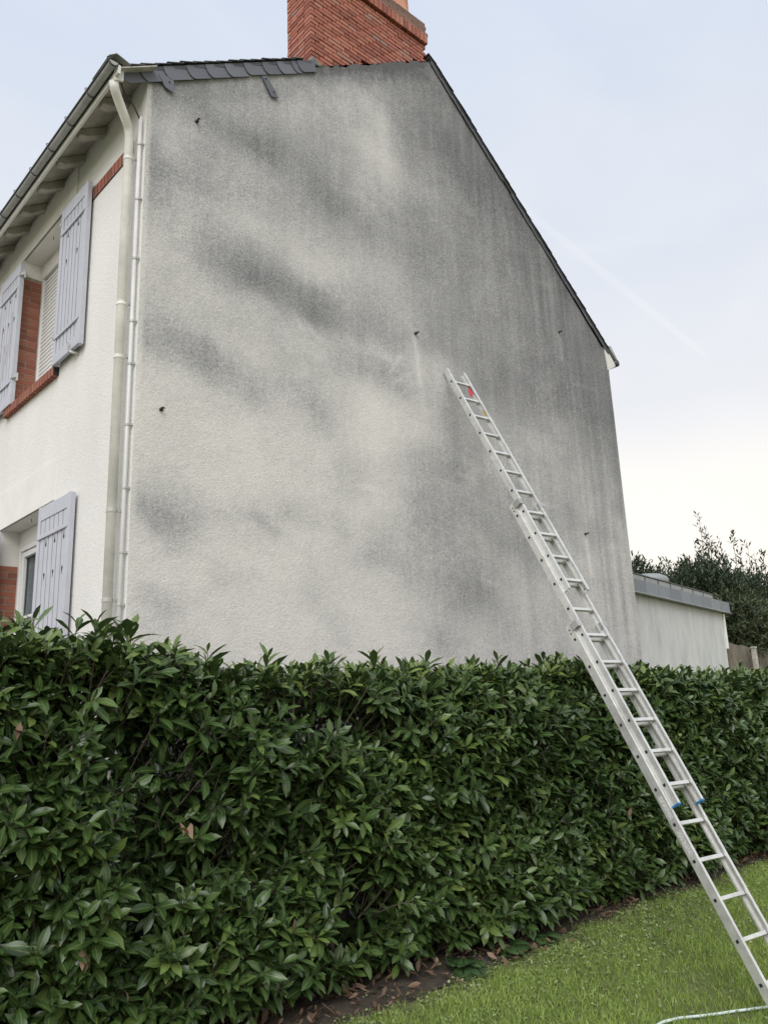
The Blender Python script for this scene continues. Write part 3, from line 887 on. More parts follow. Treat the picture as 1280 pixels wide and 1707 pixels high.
# ------------------------------------------------------------------ brick band under the eave, window sills, brick jambs
band = hp('brick_band', MB().box(XC - .0065, XC + .01, 5.36, 6.54, 6.312, 6.432), 'dark_mortar')
y = 5.365
while y < 6.50:
    brick_obj(XC + .006, y + .029, 6.372, .03, .054, .112, band, 'chimney_brick'); y += .068
sill = hp('window_sill', MB().box(XC - .0475, XC + .19, 6.703, 8.047, 4.8635, 4.9425), 'dark_mortar')
y = 6.705
while y < 8.0:
    o = brick_obj(XC + .07, y + .029, 4.903, .24, .053, .084, sill, 'jamb_brick'); y += .067
sill2 = hp('window_sill', MB().box(XC - .02, XC + .20, 6.80, 8.12, 1.745, 1.825), 'dark_mortar')
y = 6.805
while y < 8.07:
    o = brick_obj(XC + .07, y + .029, 1.805, .24, .057, .085, sill2, 'jamb_brick'); y += .067
def jamb(yf, z0, z1):
    j = hp('brick_jamb', MB().box(XC - .003, XC + RV - .02, yf - .006, yf + .02, z0, z1), 'old_mortar')
    JH = .05; z = z0 + .008; r = 0
    while z + JH < z1 + .02:
        lens = [BL - .02] if r % 2 == 0 else [.09, .095]
        x = XC - .008
        for L in lens:
            brick_obj(x + L / 2, yf - .010 + .015, z + JH / 2, L, .03, JH, j, 'jamb_brick'); x += L + .011
        z += JH + .011; r += 1
jamb(UY1, UZ0 + .01, 6.40); jamb(LY1, LZ0, 3.37)

# ------------------------------------------------------------------ shutters
def shutter(y0, y1, z0, z1, label, cols, low=False, worn=False):
    root = hp('shutter', MB().box(XC - .0545, XC - .030, y0 + .03, y1 - .03, z0 + .03, z1 - .03), 'shutter_back')
    tag(root, label)
    xf = XC - .066; th = .032
    st = .058
    for (a, b) in ((y0, y0 + st), (y1 - st, y1)):
        sub('stile', MB().box(xf, xf + th + .012, a, b, z0, z1), 'shutter', root, bevel=.003)
    sub('top_rail', MB().box(xf + .002, xf + th, y0 + st + .001, y1 - st - .001, z1 - .12, z1 - .002), 'shutter', root, bevel=.003)
    sub('bottom_rail', MB().box(xf + .002, xf + th, y0 + st + .001, y1 - st - .001, z0 + .002, z0 + .10), 'shutter', root, bevel=.003)
    n = 6; w = (y1 - y0 - 2 * st) / n
    for k in range(n):
        a = y0 + st + k * w
        sub('plank', MB().box(xf + .008, xf + th - .004, a + .008, a + w - .008, z0 + .101, z1 - .121), 'shutter', root, bevel=.003)
    for zc in ((z1 - .265), (z0 + .25)):
        sub('batten', MB().box(xf - .007, xf + .010, y0 + st * .35, y1 - st * .35, zc - .016, zc + .016), 'shutter', root, bevel=.003)
    # cut-outs: dark plates painting the shade of round holes with a tail, above and below
    for c in cols:
        yc = y0 + st + w * (math.floor(c) + .5)
        for zc, s in ((z1 - .335, 1), (z1 - .60, -1)):
            pts = []
            for t in np.linspace(0, 2 * math.pi, 11)[:-1]:
                r = .017
                pts.append((xf + .0065, yc + r * .8 * math.sin(t), zc - .008 * s + r * math.cos(t)))
            mb = MB().prism(pts, (1, 0, 0), .004)
            mb.prism([(xf + .0062, yc - .006, zc + .004 * s), (xf + .0062, yc + .006, zc + .004 * s), (xf + .0062, yc, zc + .042 * s)], (1, 0, 0), .004)
            sub('cut_out_shade', mb, 'hole', root)
    if worn:
        for (yy, za, zb) in ((y0 + .16, z0 + .55, z0 + 1.05), (y0 + .33, z0 + .35, z0 + .75), (y0 + .25, z0 + .5, z0 + .72), (y0 + .44, z0 + .5, z0 + 1.0)):
            zz = np.linspace(za, zb, 9)
            L = [(xf + .0066, yy + random.uniform(.002, .012), q) for q in zz]; R = [(xf + .0066, yy - random.uniform(.001, .008), q) for q in zz[::-1]]
            sub('peeled_paint', MB().prism(L + R, (1, 0, 0), .002), 'worn_wood', root)
    return root
s1 = shutter(6.12, 6.71, 4.935, 6.48, 'upper shutter hooked open nearest the downpipe', (1, 4))
s2 = shutter(7.80, 8.40, 4.935, 6.48, 'upper shutter with peeling paint, farther from the downpipe', (0, 2, 4), worn=True)
s3 = shutter(6.09, 6.775, 1.90, 3.66, 'lower shutter behind the hedge top', (0, 2, 4))
s4 = shutter(7.86, 8.55, 1.90, 3.66, None, (0, 2, 4))
for (root, y, d) in ((s2, 7.80, -1), (s1, 6.71, 1)):
    for zc in (6.34, 5.22):
        mb = MB().box(XC - .072, XC - .058, y - .02, y + .02, zc - .02, zc + .02)
        mb.bar((XC - .06, y + d * .0, zc), (XC - .03, y + d * .05, zc), .022, .03)
        mb.tube([(XC - .03, y + d * .05, zc - .05), (XC - .03, y + d * .05, zc + .03)], .010, 8)
        sub('hinge', mb, 'hinge', root)
mb = MB().bar((XC - .07, 6.30, 4.925), (XC + .01, 6.26, 4.905), .02, .02); mb.bar((XC - .075, 6.30, 4.92), (XC - .085, 6.30, 5.00), .014, .014); sub('shutter_stay', mb, 'hinge', s1)

# ------------------------------------------------------------------ windows
wx = XC + RV
win = hp('window', MB().box(wx + .02, wx + .05, UY0, UY1, UZ0, UZ1), 'white_pvc'); tag(win, 'window closed by a white slatted roller shutter')
sub('frame', MB().box(wx - .02, wx + .019, UY1 - .045, UY1 - .006, UZ0 + .01, 6.41), 'white_pvc', win, bevel=.003)
sub('frame', MB().box(wx - .02, wx + .019, UY0 + .006, UY0 + .045, UZ0 + .01, 6.41), 'white_pvc', win, bevel=.003)
sub('roller_box', MB().box(wx - .025, wx + .019, UY0 + .002, UY1 - .002, 6.41, UZ1 - .002), 'smooth_render', win)
z = UZ0 + .02
slat_me = MB().prism([(-.008, 0, 0), (-.004, 0, .008), (-.004, 0, .034), (0, 0, .043), (.008, 0, .043), (.008, 0, 0)], (0, 1, 0), UY1 - UY0 - .092).mesh('slat', M['white_pvc'])
while z < 6.37:
    o = bpy.data.objects.new('slat', slat_me); COL.objects.link(o); o.parent = win; o.location = (wx + .004, UY0 + .046, z); z += .0445
win2 = hp('window', MB().box(wx + .030, wx + .055, LY0 + .06, LY1 - .06, LZ0, LZ0 + .08), 'white_pvc'); tag(win2, 'white framed window with grey curtains behind the lower shutter')
def fr(name, y0, y1, z0, z1, x0=-.03, x1=.03): sub(name, MB().box(wx + x0, wx + x1, y0, y1, z0, z1), 'white_pvc', win2, bevel=.004)
zt = 3.56
fr('frame', LY1 - .055, LY1 - .004, LZ0, zt); fr('frame', LY0 + .004, LY0 + .055, LZ0, zt); fr('frame', LY0 + .056, LY1 - .056, zt - .05, zt - .001)
fr('roller_box', LY0 + .003, LY1 - .003, zt + .001, LZ1 - .002, -.028, .028)
ym = (LY0 + LY1) / 2
for (a, b) in ((LY0 + .06, ym - .004), (ym + .004, LY1 - .06)):
    fr('casement', a, a + .055, LZ0 + .085, zt - .055, -.015, .024); fr('casement', b - .055, b, LZ0 + .085, zt - .055, -.015, .024)
    fr('casement', a + .056, b - .056, zt - .11, zt - .056, -.0145, .0235)
    for zz in (2.87, 2.30): fr('glazing_bar', a + .056, b - .056, zz - .013, zz + .013, -.010, .012)
    sub('pane', MB().box(wx + .014, wx + .018, a + .05, b - .05, LZ0 + .08, zt - .10), 'glass', win2)
mb = MB()
ys = np.linspace(LY0 + .03, LY1 - .03, 90)
pv = [(wx + .052 + .012 * math.sin(y * 75) + .006 * math.sin(y * 31), y, zz) for y in ys for zz in (LZ0, zt)]
mb.add(pv, [(2 * i, 2 * i + 1, 2 * i + 3, 2 * i + 2) for i in range(len(ys) - 1)])
sub('curtain', mb, 'curtain', win2, smooth=True)
mb = MB().box(wx + .35, wx + .36, LY0 - .3, LY1 + .3, LZ0 - .2, zt + .3); sub('room_dark_sheet', mb, 'hole', win2)  # near-black sheet paints the unlit room behind the curtain
# small iron hooks in the lintel soffits
for (y, z) in ((7.30, UZ1), (7.35, LZ1)):
    mb = MB().tube([(XC + .07, y, z), (XC + .07, y, z - .025), (XC + .078, y + .012, z - .03)], .0028, 6); hp('soffit_hook', mb, 'rust_iron')

# ------------------------------------------------------------------ downpipe and thin conduit
px_, py_ = XC - .068, 5.30
dp = MB().tube([(2.07, 5.145, 6.69), (2.085, 5.155, 6.64), (2.11, 5.17, 6.60), (px_ - .025, py_ - .02, 6.475), (px_, py_, 6.42), (px_, py_, .2)], .036, 16)
dp = hp('downpipe', dp, 'pvc', smooth=True); tag(dp, 'cream downpipe with swan neck at the house corner')
for zc, mat in ((6.19, 'pvc'), (4.93, 'pvc'), (4.50, 'pvc'), (3.33, 'hinge'), (2.70, 'hinge')):
    mb = MB().tube([(px_, py_, zc - .012), (px_, py_, zc + .012)], .0395, 16); sub('collar', mb, mat, dp, smooth=False)
    mb = MB().box(px_ + .035, XC + .005, py_ - .055, py_ - .03, zc - .011, zc + .011); sub('bracket', mb, 'hinge', dp)
cd = hp('conduit', MB().tube([(XC - .028, 5.196, 6.53), (XC - .028, 5.196, .2)], .0145, 12), 'conduit', smooth=True); tag(cd, 'thin pale conduit running down beside the downpipe')
for zc in (6.28, 5.79, 5.28, 4.76, 4.42, 3.95, 3.48, 3.02, 2.66):
    mb = MB().tube([(XC - .028, 5.196, zc - .008), (XC - .028, 5.196, zc + .008)], .018, 12); mb.box(XC - .02, XC + .004, 5.163, 5.178, zc - .008, zc + .008); sub('clip', mb, 'hinge', cd)
mb = MB().tube([(2.12, 5.16, 6.76), (2.17, 5.17, 6.66), (2.25, 5.18, 6.60), (XC - .028, 5.196, 6.50)], .006, 8); sub('cable', mb, 'rust_iron', cd, smooth=True)
# iron eye hooks in the gable
for (x, z) in ((2.786, 6.711), (5.247, 5.546), (7.753, 6.335), (2.55, 4.104), (7.891, 3.819)):
    lp = [(x + .011 * math.cos(t), YG - .045 + .003 * t, z - .003 + .011 * math.sin(t)) for t in np.linspace(0, 6.0, 12)]
    mb = MB().tube(lp, .004, 6); mb.tube([(x, YG + .01, z), (x, YG - .04, z)], .006, 6)
    mb.tube([(x, YG + .006, z), (x, YG - .012, z)], .014, 10)
    hp('eye_hook', mb, 'rust_iron', smooth=True)

# ================================================================== ANNEX at the right, behind the house
ANX = empty('flat_roof_extension', (11.45, 6.6, 0.2))
tag(ANX, 'low white rendered extension with grey zinc fascia right of the house', 'building')
ad = Vector((4.33, .66, 0)).normalized(); an = Vector((-ad.y, ad.x, 0))      # along the wall, and back from it
def AW(u, b, z): return Vector((11.45, 6.6, 0)) + ad * u + an * b + Vector((0, 0, z))
def abox(mb, u0, u1, b0, b1, z0, z1):
    vs = [AW(u, b, z) for z in (z0, z1) for b in (b0, b1) for u in (u0, u1)]
    return mb.add(vs, [(0, 2, 3, 1), (4, 5, 7, 6), (0, 1, 5, 4), (2, 6, 7, 3), (0, 4, 6, 2), (1, 3, 7, 5)])
def ap(name, mb, mat, **kw):
    o = mb.build(name, M[mat], ANX, **kw); o.matrix_parent_inverse = Matrix.Translation((-11.45, -6.6, -.2)); return o
UL = -2.6
ap('wall', abox(MB(), UL, 4.10, 0, 4.0, .1, 3.60), 'annex')
for i in range(13):
    u0 = UL + (4.28 - UL) * i / 13; u1 = UL + (4.28 - UL) * (i + 1) / 13 - .014
    ap('fascia_panel', abox(MB(), u0, u1, -.10, -.0905, 3.555, 3.752), 'fascia_zinc', bevel=.004)
ap('fascia_drip', abox(MB(), UL, 4.30, -.118, -.04, 3.538, 3.554), 'pale_zinc')
ap('fascia_backing', abox(MB(), UL, 4.27, -.09, -.019, 3.556, 3.75), 'dark_zinc')
ap('fascia_return', abox(MB(), 4.281, 4.33, -.10, 4.0, 3.545, 3.752), 'fascia_zinc')
ap('roof_deck', abox(MB(), UL, 4.27, -.015, 4.0, 3.601, 3.74), 'zinc')
# low edging of framed strips on top of the fascia
for i in range(11):
    u0 = UL + (3.55 - UL) * i / 11; u1 = UL + (3.55 - UL) * (i + 1) / 11 - .035
    ap('edging_panel', abox(MB(), u0, u1, -.05, -.03, 3.768, 3.838), 'pale_zinc')
    ap('edging_post', abox(MB(), u1 + .004, u1 + .031, -.055, -.025, 3.753, 3.845), 'dark_zinc')
ap('edging_rail', abox(MB(), UL, 3.55, -.062, -.02, 3.846, 3.862), 'dark_zinc')
ap('edging_rail', abox(MB(), UL, 3.55, -.062, -.02, 3.7525, 3.766), 'dark_zinc')
# rounded roof vent
vb = MB(); prof = [(.20, 0), (.36, .0), (.41, .05), (.42, .11), (.39, .17), (.30, .215), (.15, .235), (.01, .24)]
nn = 20; c0 = AW(2.29, .75, 3.97)
vs = [(c0.x + a * 1.0 * math.cos(2 * math.pi * k / nn), c0.y + a * math.sin(2 * math.pi * k / nn), c0.z + b) for a, b in prof for k in range(nn)]
vb.add(vs, [(i * nn + k, i * nn + (k + 1) % nn, (i + 1) * nn + (k + 1) % nn, (i + 1) * nn + k) for i in range(len(prof) - 1) for k in range(nn)])
vb.tube([(c0.x, c0.y, 3.7), (c0.x, c0.y, 3.98)], .2, 16)
ap('roof_vent', vb, 'pale_zinc', smooth=True)
ap('corner_trim', abox(MB(), 4.11, 4.19, -.03, .05, 2.85, 3.53), 'white_pvc', bevel=.008)

# old garden wall and post at the far right
def gw(u, b, z): return AW(u, b, z)
bw = MB()
us = np.linspace(4.12, 9.5, 22); vnw = ValueNoise(31)
front = [AW(u, .25, 0.1) for u in us]
vs = []
for u in us:
    zt = 3.04 - .02 * (u - 4.3) + (float(vnw(u * 3, 2)) - .5) * .05
    vs += [AW(u, .25, .1), AW(u, .25, zt), AW(u, .50, zt - .02), AW(u, .50, .1)]
fs = []
for i in range(len(us) - 1):
    for k in range(3): fs.append((4 * i + k, 4 * (i + 1) + k, 4 * (i + 1) + k + 1, 4 * i + k + 1))
fs += [(0, 1, 2, 3), tuple(4 * (len(us) - 1) + k for k in (3, 2, 1, 0))]
bw.add(vs, fs)
o = bw.build('garden_wall', M['oldwall']); tag(o, 'stained old concrete wall beyond the extension, under the shrubs', 'wall')
pb = MB(); p0 = AW(6.45, .12, .1)
pb.box(p0.x - .045, p0.x + .045, p0.y - .045, p0.y + .045, .1, 2.95); pb.prism([(p0.x - .055, p0.y - .055, 2.95), (p0.x + .055, p0.y - .055, 2.95), (p0.x + .055, p0.y + .055, 2.95), (p0.x - .055, p0.y + .055, 2.95)], (0, 0, 1), .04)
o = pb.build('concrete_post', M['concrete'], bevel=.01); tag(o, 'pale concrete post standing against the old garden wall', 'post')

# ================================================================== leaf templates
def leaf_template(width=.17, fold=.16, curl=.18, rows=5, wav=0.0):
    """leaf along +Y, length 1, upper side +Z"""
    prof = {5: (0.0, .66, 1.0, .92, 0.0), 4: (0.0, .9, .85, 0.0), 3: (0.0, 1.0, 0.0)}[rows]
    tv, rib = [], []
    for i in range(rows):
        t = i / (rows - 1); w = width * prof[i] + (.012 if i in (0, rows - 1) else 0)
        z = -curl * t * t + .10 * t
        for s in (-1, 0, 1):
            tv.append((s * w, t, z + (fold * w if s else 0) * 1.0 + wav * s * math.sin(t * 6)))
            rib.append(1.0 if s == 0 else 0.0)
    tf = []
    for i in range(rows - 1):
        a = 3 * i
        tf += [(a, a + 1, a + 4, a + 3), (a + 1, a + 2, a + 5, a + 4)]
    return np.array(tv), np.array(tf), np.array(rib)

def frames(axis, normal):
    y = unit(axis); x = unit(np.cross(y, normal)); z = np.cross(x, y)
    return np.stack([x, y, z], -1)

def shoots(B, S, L, nleaf, size, beta0=78, beta1=28, droop=.25, rng=RNG):
    """whorled leafy shoots: returns leaf matrices, origins, sizes, index of shoot"""
    n = len(B); Ms, Ts, Sz, Id = [], [], [], []
    S = unit(S)
    ref = unit(np.cross(S, np.tile([0.3, 0.1, 1.0], (n, 1)) + 1e-3)); ref2 = np.cross(S, ref)
    ph = rng.uniform(0, 6.28, n)
    for k in range(nleaf):
        t = (k + .6) / nleaf
        ang = ph + k * 2.39996 + rng.normal(0, .25, n)
        rad = ref * np.cos(ang)[:, None] + ref2 * np.sin(ang)[:, None]
        be = np.radians(beta0 + (beta1 - beta0) * t + rng.normal(0, 8, n))
        ax = S * np.cos(be)[:, None] + rad * np.sin(be)[:, None]
        ax[:, 2] -= droop * (1 - t * .6) * rng.uniform(.3, 1.3, n)
        ax = unit(ax)
        nm = S - ax * np.sum(S * ax, 1, keepdims=True) + np.array([0, 0, .35]) + rng.normal(0, .12, (n, 3))
        F = frames(ax, nm)
        sz = size * (0.72 + .45 * math.sin(math.pi * min(1, t * .9 + .1))) * rng.uniform(.6, 1.3, n)
        Ms.append(F * sz[:, None, None]); Ts.append(B + S * (L * t)[:, None]); Sz.append(sz); Id.append(np.arange(n))
    return np.concatenate(Ms), np.concatenate(Ts), np.concatenate(Sz), np.concatenate(Id)

# ================================================================== LAUREL HEDGE
hedge = empty('laurel_hedge', (5.5, 4.6, 0.2))
tag(hedge, 'long dense cherry laurel hedge with glossy dark green leaves before the gable', 'hedge')
HINV = Matrix.Translation((-5.5, -4.6, -.2))
vh = ValueNoise(77)
def hedge_top(x):
    x = np.asarray(x, float)
    return 2.07 + .17 * smooth01((2.45 - x) / .7) + .05 * np.exp(-((x - 6.2) / .6) ** 2) + (vh.fbm(x * 2.3, x * 0 + 2) - .47) * .16
def hedge_front(x, z):
    return 4.26 + (vh.fbm(x * 1.9, z * 1.9) - .47) * .42 + .04 * smooth01((.6 - z) / .4) + .09 * smooth01((z - 1.75) / .4)
HX0, HX1 = 0.3, 12.2
def hedge_leaves():
    A = []
    # front face
    n = 5500
    x = RNG.uniform(HX0, HX1, n); z = .28 + RNG.random(n) * (hedge_top(x) - .30)
    dens = vh.fbm(x * 1.5 + 40, z * 1.7 + 11)
    hole = np.exp(-(((x - 3.45) / .75) ** 2 + ((z - 1.0) / .5) ** 2))
    keep = dens - .10 * hole + .25 * (vh.fbm(x * 4 + 9, z * 4) - .47) + RNG.normal(0, .04, n) > .28
    x, z = x[keep], z[keep]; n = len(x)
    y = hedge_front(x, z) + RNG.normal(0, .045, n)
    B = np.stack([x, y, z], 1)
    S = np.stack([RNG.normal(0, .38, n), -.62 + RNG.normal(0, .22, n), .62 + RNG.normal(0, .28, n)], 1)
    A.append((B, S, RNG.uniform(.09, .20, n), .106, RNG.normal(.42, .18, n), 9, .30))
    # second layer, a little deeper, darker
    n = 4000
    x = RNG.uniform(HX0, HX1, n); z = .30 + RNG.random(n) * (hedge_top(x) - .40)
    dens = vh.fbm(x * 1.5 + 40, z * 1.7 + 11); hole = np.exp(-(((x - 3.65) / .8) ** 2 + ((z - 1.0) / .55) ** 2))
    keep = dens - .16 * hole + .3 * (vh.fbm(x * 4 + 9, z * 4) - .47) + RNG.normal(0, .05, n) > .20
    x, z = x[keep], z[keep]; n = len(x)
    B = np.stack([x, hedge_front(x, z) + RNG.uniform(.06, .42, n), z], 1)
    S = np.stack([RNG.normal(0, .6, n), -.45 + RNG.normal(0, .35, n), .5 + RNG.normal(0, .4, n)], 1)
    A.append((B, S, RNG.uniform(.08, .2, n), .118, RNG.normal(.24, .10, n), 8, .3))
    # clipped top with fresh upright shoots
    n = 1900
    x = RNG.uniform(HX0, HX1, n); y = RNG.uniform(4.26, 4.98, n)
    B = np.stack([x, y, hedge_top(x) - .05 + RNG.normal(0, .04, n) - .05 * smooth01((y - 4.6) / .4)], 1)
    S = np.stack([RNG.normal(0, .35, n), -.22 + RNG.normal(0, .3, n), np.ones(n)], 1)
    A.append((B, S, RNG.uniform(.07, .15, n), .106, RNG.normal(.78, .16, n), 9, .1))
    # filler under the clipped top and at the near end
    n = 900
    x = np.concatenate([RNG.uniform(HX0, HX1, 420), RNG.uniform(HX0, 2.5, 480)]); tp = hedge_top(x)
    z = np.concatenate([tp[:420] - RNG.uniform(.1, .5, 420), .4 + RNG.random(480) * (tp[420:] - .5)])
    B = np.stack([x, RNG.uniform(4.36, 4.86, n), z], 1)
    S = np.stack([RNG.normal(0, .5, n), -.4 + RNG.normal(0, .4, n), .6 + RNG.normal(0, .3, n)], 1)
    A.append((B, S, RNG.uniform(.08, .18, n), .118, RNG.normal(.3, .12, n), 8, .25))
    # a few tall leaders standing above the rest
    x = np.array([1.35, 1.45, 1.7, 1.8, 2.1, 2.35, 1.55, 1.95, 2.02, 2.25, 2.55, 2.9, 3.4, 4.0, 4.45, 5.9, 6.05, 6.15, 6.9, 7.05, 7.7, 8.25, 8.35, 9.0, 9.6, 10.3]); n = len(x)
    B = np.stack([x, RNG.uniform(4.3, 4.6, n), hedge_top(x) - .02], 1)
    S = np.stack([RNG.normal(0, .12, n), -.05 + RNG.normal(0, .1, n), np.ones(n)], 1)
    A.append((B, S, RNG.uniform(.16, .25, n), .135, RNG.normal(.74, .12, n), 11, .06))
    # back face towards the wall and left end, sparse
    n = 1300
    x = RNG.uniform(HX0, HX1, n); z = .5 + RNG.random(n) * (hedge_top(x) - .6)
    hole = np.exp(-(((x - 3.65) / .9) ** 2 + ((z - 1.0) / .6) ** 2)); k = RNG.random(n) > hole * .8
    x, z = x[k], z[k]; n = len(x)
    B = np.stack([x, RNG.uniform(4.75, 4.98, n), z], 1)
    S = np.stack([RNG.normal(0, .5, n), RNG.normal(0.1, .4, n), .5 + RNG.normal(0, .3, n)], 1)
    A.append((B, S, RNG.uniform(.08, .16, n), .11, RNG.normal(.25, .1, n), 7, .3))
    out = []
    for (B, S, L, size, tint, nl, dr) in A:
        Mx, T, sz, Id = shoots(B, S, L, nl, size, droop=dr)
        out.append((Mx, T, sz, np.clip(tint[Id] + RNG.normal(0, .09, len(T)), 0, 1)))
    stems = [(B, B + unit(S) * L[:, None]) for (B, S, L, *_r) in A]
    return [np.concatenate([o[i] for o in out]) for i in range(4)], stems
(LM, LT, LS, LTint), hstems = hedge_leaves()
inside = (LT[:, 1] + LM[:, 1, 1] < 5.12) & (LT[:, 2] > .24)
LM, LT, LS, LTint = LM[inside], LT[inside], LS[inside], LTint[inside]
TPL = [leaf_template(.170, .34, .26), leaf_template(.195, .26, .40), leaf_template(.155, .45, .14), leaf_template(.180, .25, .06, wav=.02)]
# the 300 that show largest (front of the hedge, nearest the camera, in the frame) become parts of their own
camv = np.array([0, 0, CAM_H])
dist = np.linalg.norm(LT - camv, axis=1)
face = np.abs(np.einsum('ni,ni->n', unit(LM[:, :, 2]), unit(camv - LT)))
c2 = (LT - camv) @ np.array([list(right), list(down), list(fwd)]).T
u_, v_ = c2[:, 0] / c2[:, 2] * 1338, c2[:, 1] / c2[:, 2] * 1338
depth = LT[:, 1] - hedge_front(LT[:, 0], LT[:, 2])
score = LS / dist * (.4 + face) * ((np.abs(u_) < 625) & (np.abs(v_) < 840) & (c2[:, 2] > 0)) * (depth < -.02)
big = np.argsort(-score)[:300]
tint_q = (.25, .4, .55, .7)
leaf_mesh = {}
for vi, (tv, tf, rib) in enumerate(TPL):
    for qi, tq in enumerate(tint_q):
        leaf_mesh[vi, qi] = array_mesh('leaf', tv, tf, M['laurel'], {'tint': np.full(len(tv), tq), 'rib': rib}, smooth=True)
for j, i in enumerate(big):
    qi = int(np.argmin([abs(LTint[i] - q) for q in tint_q]))
    o = bpy.data.objects.new('leaf', leaf_mesh[j % 4, qi]); COL.objects.link(o)
    o.parent = hedge; o.matrix_parent_inverse = HINV
    m = LM[i]; t = LT[i]
    o.matrix_basis = Matrix(((m[0, 0], m[0, 1], m[0, 2], t[0]), (m[1, 0], m[1, 1], m[1, 2], t[1]), (m[2, 0], m[2, 1], m[2, 2], t[2]), (0, 0, 0, 1)))
rest = np.ones(len(LT), bool); rest[big] = False
ridx = np.where(rest)[0]
Vs, Fs, At, Ar, off = [], [], [], [], 0
for vi, (tv, tf, rib) in enumerate(TPL):
    ii = ridx[ridx % 4 == vi]
    V = np.einsum('nij,vj->nvi', LM[ii], tv) + LT[ii][:, None, :]
    Fs.append((tf[None] + (np.arange(len(ii)) * len(tv))[:, None, None]).reshape(-1, 4) + off)
    Vs.append(V.reshape(-1, 3)); off += len(ii) * len(tv)
    At.append(np.repeat(LTint[ii], len(tv))); Ar.append(np.tile(rib, len(ii)))
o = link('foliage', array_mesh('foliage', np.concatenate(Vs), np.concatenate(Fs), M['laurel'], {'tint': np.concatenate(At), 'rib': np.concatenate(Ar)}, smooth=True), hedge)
o.matrix_parent_inverse = HINV; o['kind'] = 'stuff'
# brown dead leaves caught in the hedge
dl = array_mesh('dead_leaf', *TPL[1][:2], M['dead_leaf'], {'tint': np.full(15, .95), 'rib': TPL[1][2]}, smooth=True)
dl2 = array_mesh('dead_leaf', *TPL[1][:2], M['dead_leaf'], {'tint': np.full(15, .55), 'rib': TPL[1][2]}, smooth=True)
for (x, z, rot, s, me) in ((2.245, 1.29, (1.3, .3, .4), .085, dl), (2.285, 1.275, (1.2, -.5, -.9), .10, dl), (2.27, 1.30, (.8, .2, 1.9), .08, dl), (1.727, .76, (1.9, .1, 2.6), .09, dl2), (1.735, .75, (1.7, .4, .5), .08, dl2),
                          (2.89, .70, (2.2, 0, .3), .09, dl2), (1.975, .56, (1.6, 0, 1.5), .06, dl), (6.55, .95, (1.4, .2, 1.1), .10, dl2), (6.5, .93, (1.5, .2, -1.2), .08, dl2), (1.35, 1.83, (1.5, .2, -.2), .08, dl2)):
    o = bpy.data.objects.new('dead_leaf', me); COL.objects.link(o); o.parent = hedge; o.matrix_parent_inverse = HINV
    o.location = (x, float(hedge_front(np.array([x]), np.array([z]))[0]) - .20, z); o.rotation_euler = rot; o.scale = (s, s, s)
# stems
for i in range(27):
    x = HX0 + .2 + i * .43 + random.uniform(-.12, .12); y = 4.62 + random.uniform(-.12, .12)
    pts = [(x, y, .12)]; n = 8
    for k in range(1, n + 1):
        pts.append((x + random.uniform(-.05, .05) + .02 * k * random.uniform(-1, 1), y + random.uniform(-.06, .05), .12 + (float(hedge_top(x)) - .25) * k / n))
    mb = MB().tube(pts, [.020 - .0017 * k for k in range(n + 1)], 7)
    for q in range(3):
        k = random.randint(2, 5); p = Vector(pts[k]); e = p + Vector((random.uniform(-.3, .3), random.uniform(-.34, -.1), random.uniform(.25, .5)))
        mb.tube([p, p.lerp(e, .5) + Vector((random.uniform(-.04, .04), 0, .03)), e], [.010, .008, .005], 6)
    o = mb.build('stem', M['bark'], hedge, smooth=True); o.matrix_parent_inverse = HINV
tw = MB()
for (B, E_), sel in zip(hstems, (1, 2, 1, 2, 1, 2)):
    for b, e in list(zip(B, E_))[::sel]:
        bb = Vector(b) + (Vector(b) - Vector(e)) * 1.1 + Vector((0, .06, -.05))
        tw.tube([bb, b, e], [.005, .0042, .0025], 4, cap=False)
o = tw.build('twigs', M['bark'], hedge, smooth=True); o.matrix_parent_inverse = HINV; o['kind'] = 'stuff'

# ================================================================== LADDER
d_ = Vector((.299, 2.62, 4.821)).normalized()
r_ = Vector((d_.y, -d_.x, 0)).normalized()
n_ = r_.cross(d_)
if n_.y > 0: n_ = -n_
A10 = Vector((5.296, 2.53, .203)); SP = .25
ladder = empty('extension_ladder', A10 - d_ * .23)
tag(ladder, 'triple aluminium extension ladder leaning over the hedge against the gable', 'ladder')
LINV = Matrix.Translation(-(A10 - d_ * .23))
def LP(idx, u, v): return A10 + d_ * (SP * (22 - idx)) + r_ * u + n_ * v     # idx along, u across, v out of the ladder plane
def rail(i0, i1, u, v0, depth, wid, inner):
    """channel-section rail: web on the outer side, two flanges pointing inwards; square holes at the rungs are separate dark plates"""
    mb = MB(); t = .0035
    s = 1 if inner > 0 else -1
    prof = [(0, 0), (s * wid, 0), (s * wid, .012), (s * t, .012), (s * t, depth - .012), (s * wid, depth - .012), (s * wid, depth), (0, depth)]
    p0 = [LP(i0, u + a, v0 + b) for a, b in prof]; p1 = [LP(i1, u + a, v0 + b) for a, b in prof]
    k = len(prof)
    mb.add(p0 + p1, [tuple(range(k)), tuple(range(2 * k - 1, k - 1, -1))] + [(i, i + k, (i + 1) % k + k, (i + 1) % k) for i in range(k)])
    return mb
SECT = (  # name, first rung, last rung, top end, bottom end, width, shift, base offset, rail depth
    ('lower_section', 12, 22, 11.45, 22.92, .340, .0, -.035, .066),
    ('middle_section', 7, 17, 6.45, 17.56, .296, .022, .034, .062),
    ('upper_section', 0, 10, -.72, 10.42, .252, .044, .099, .058))
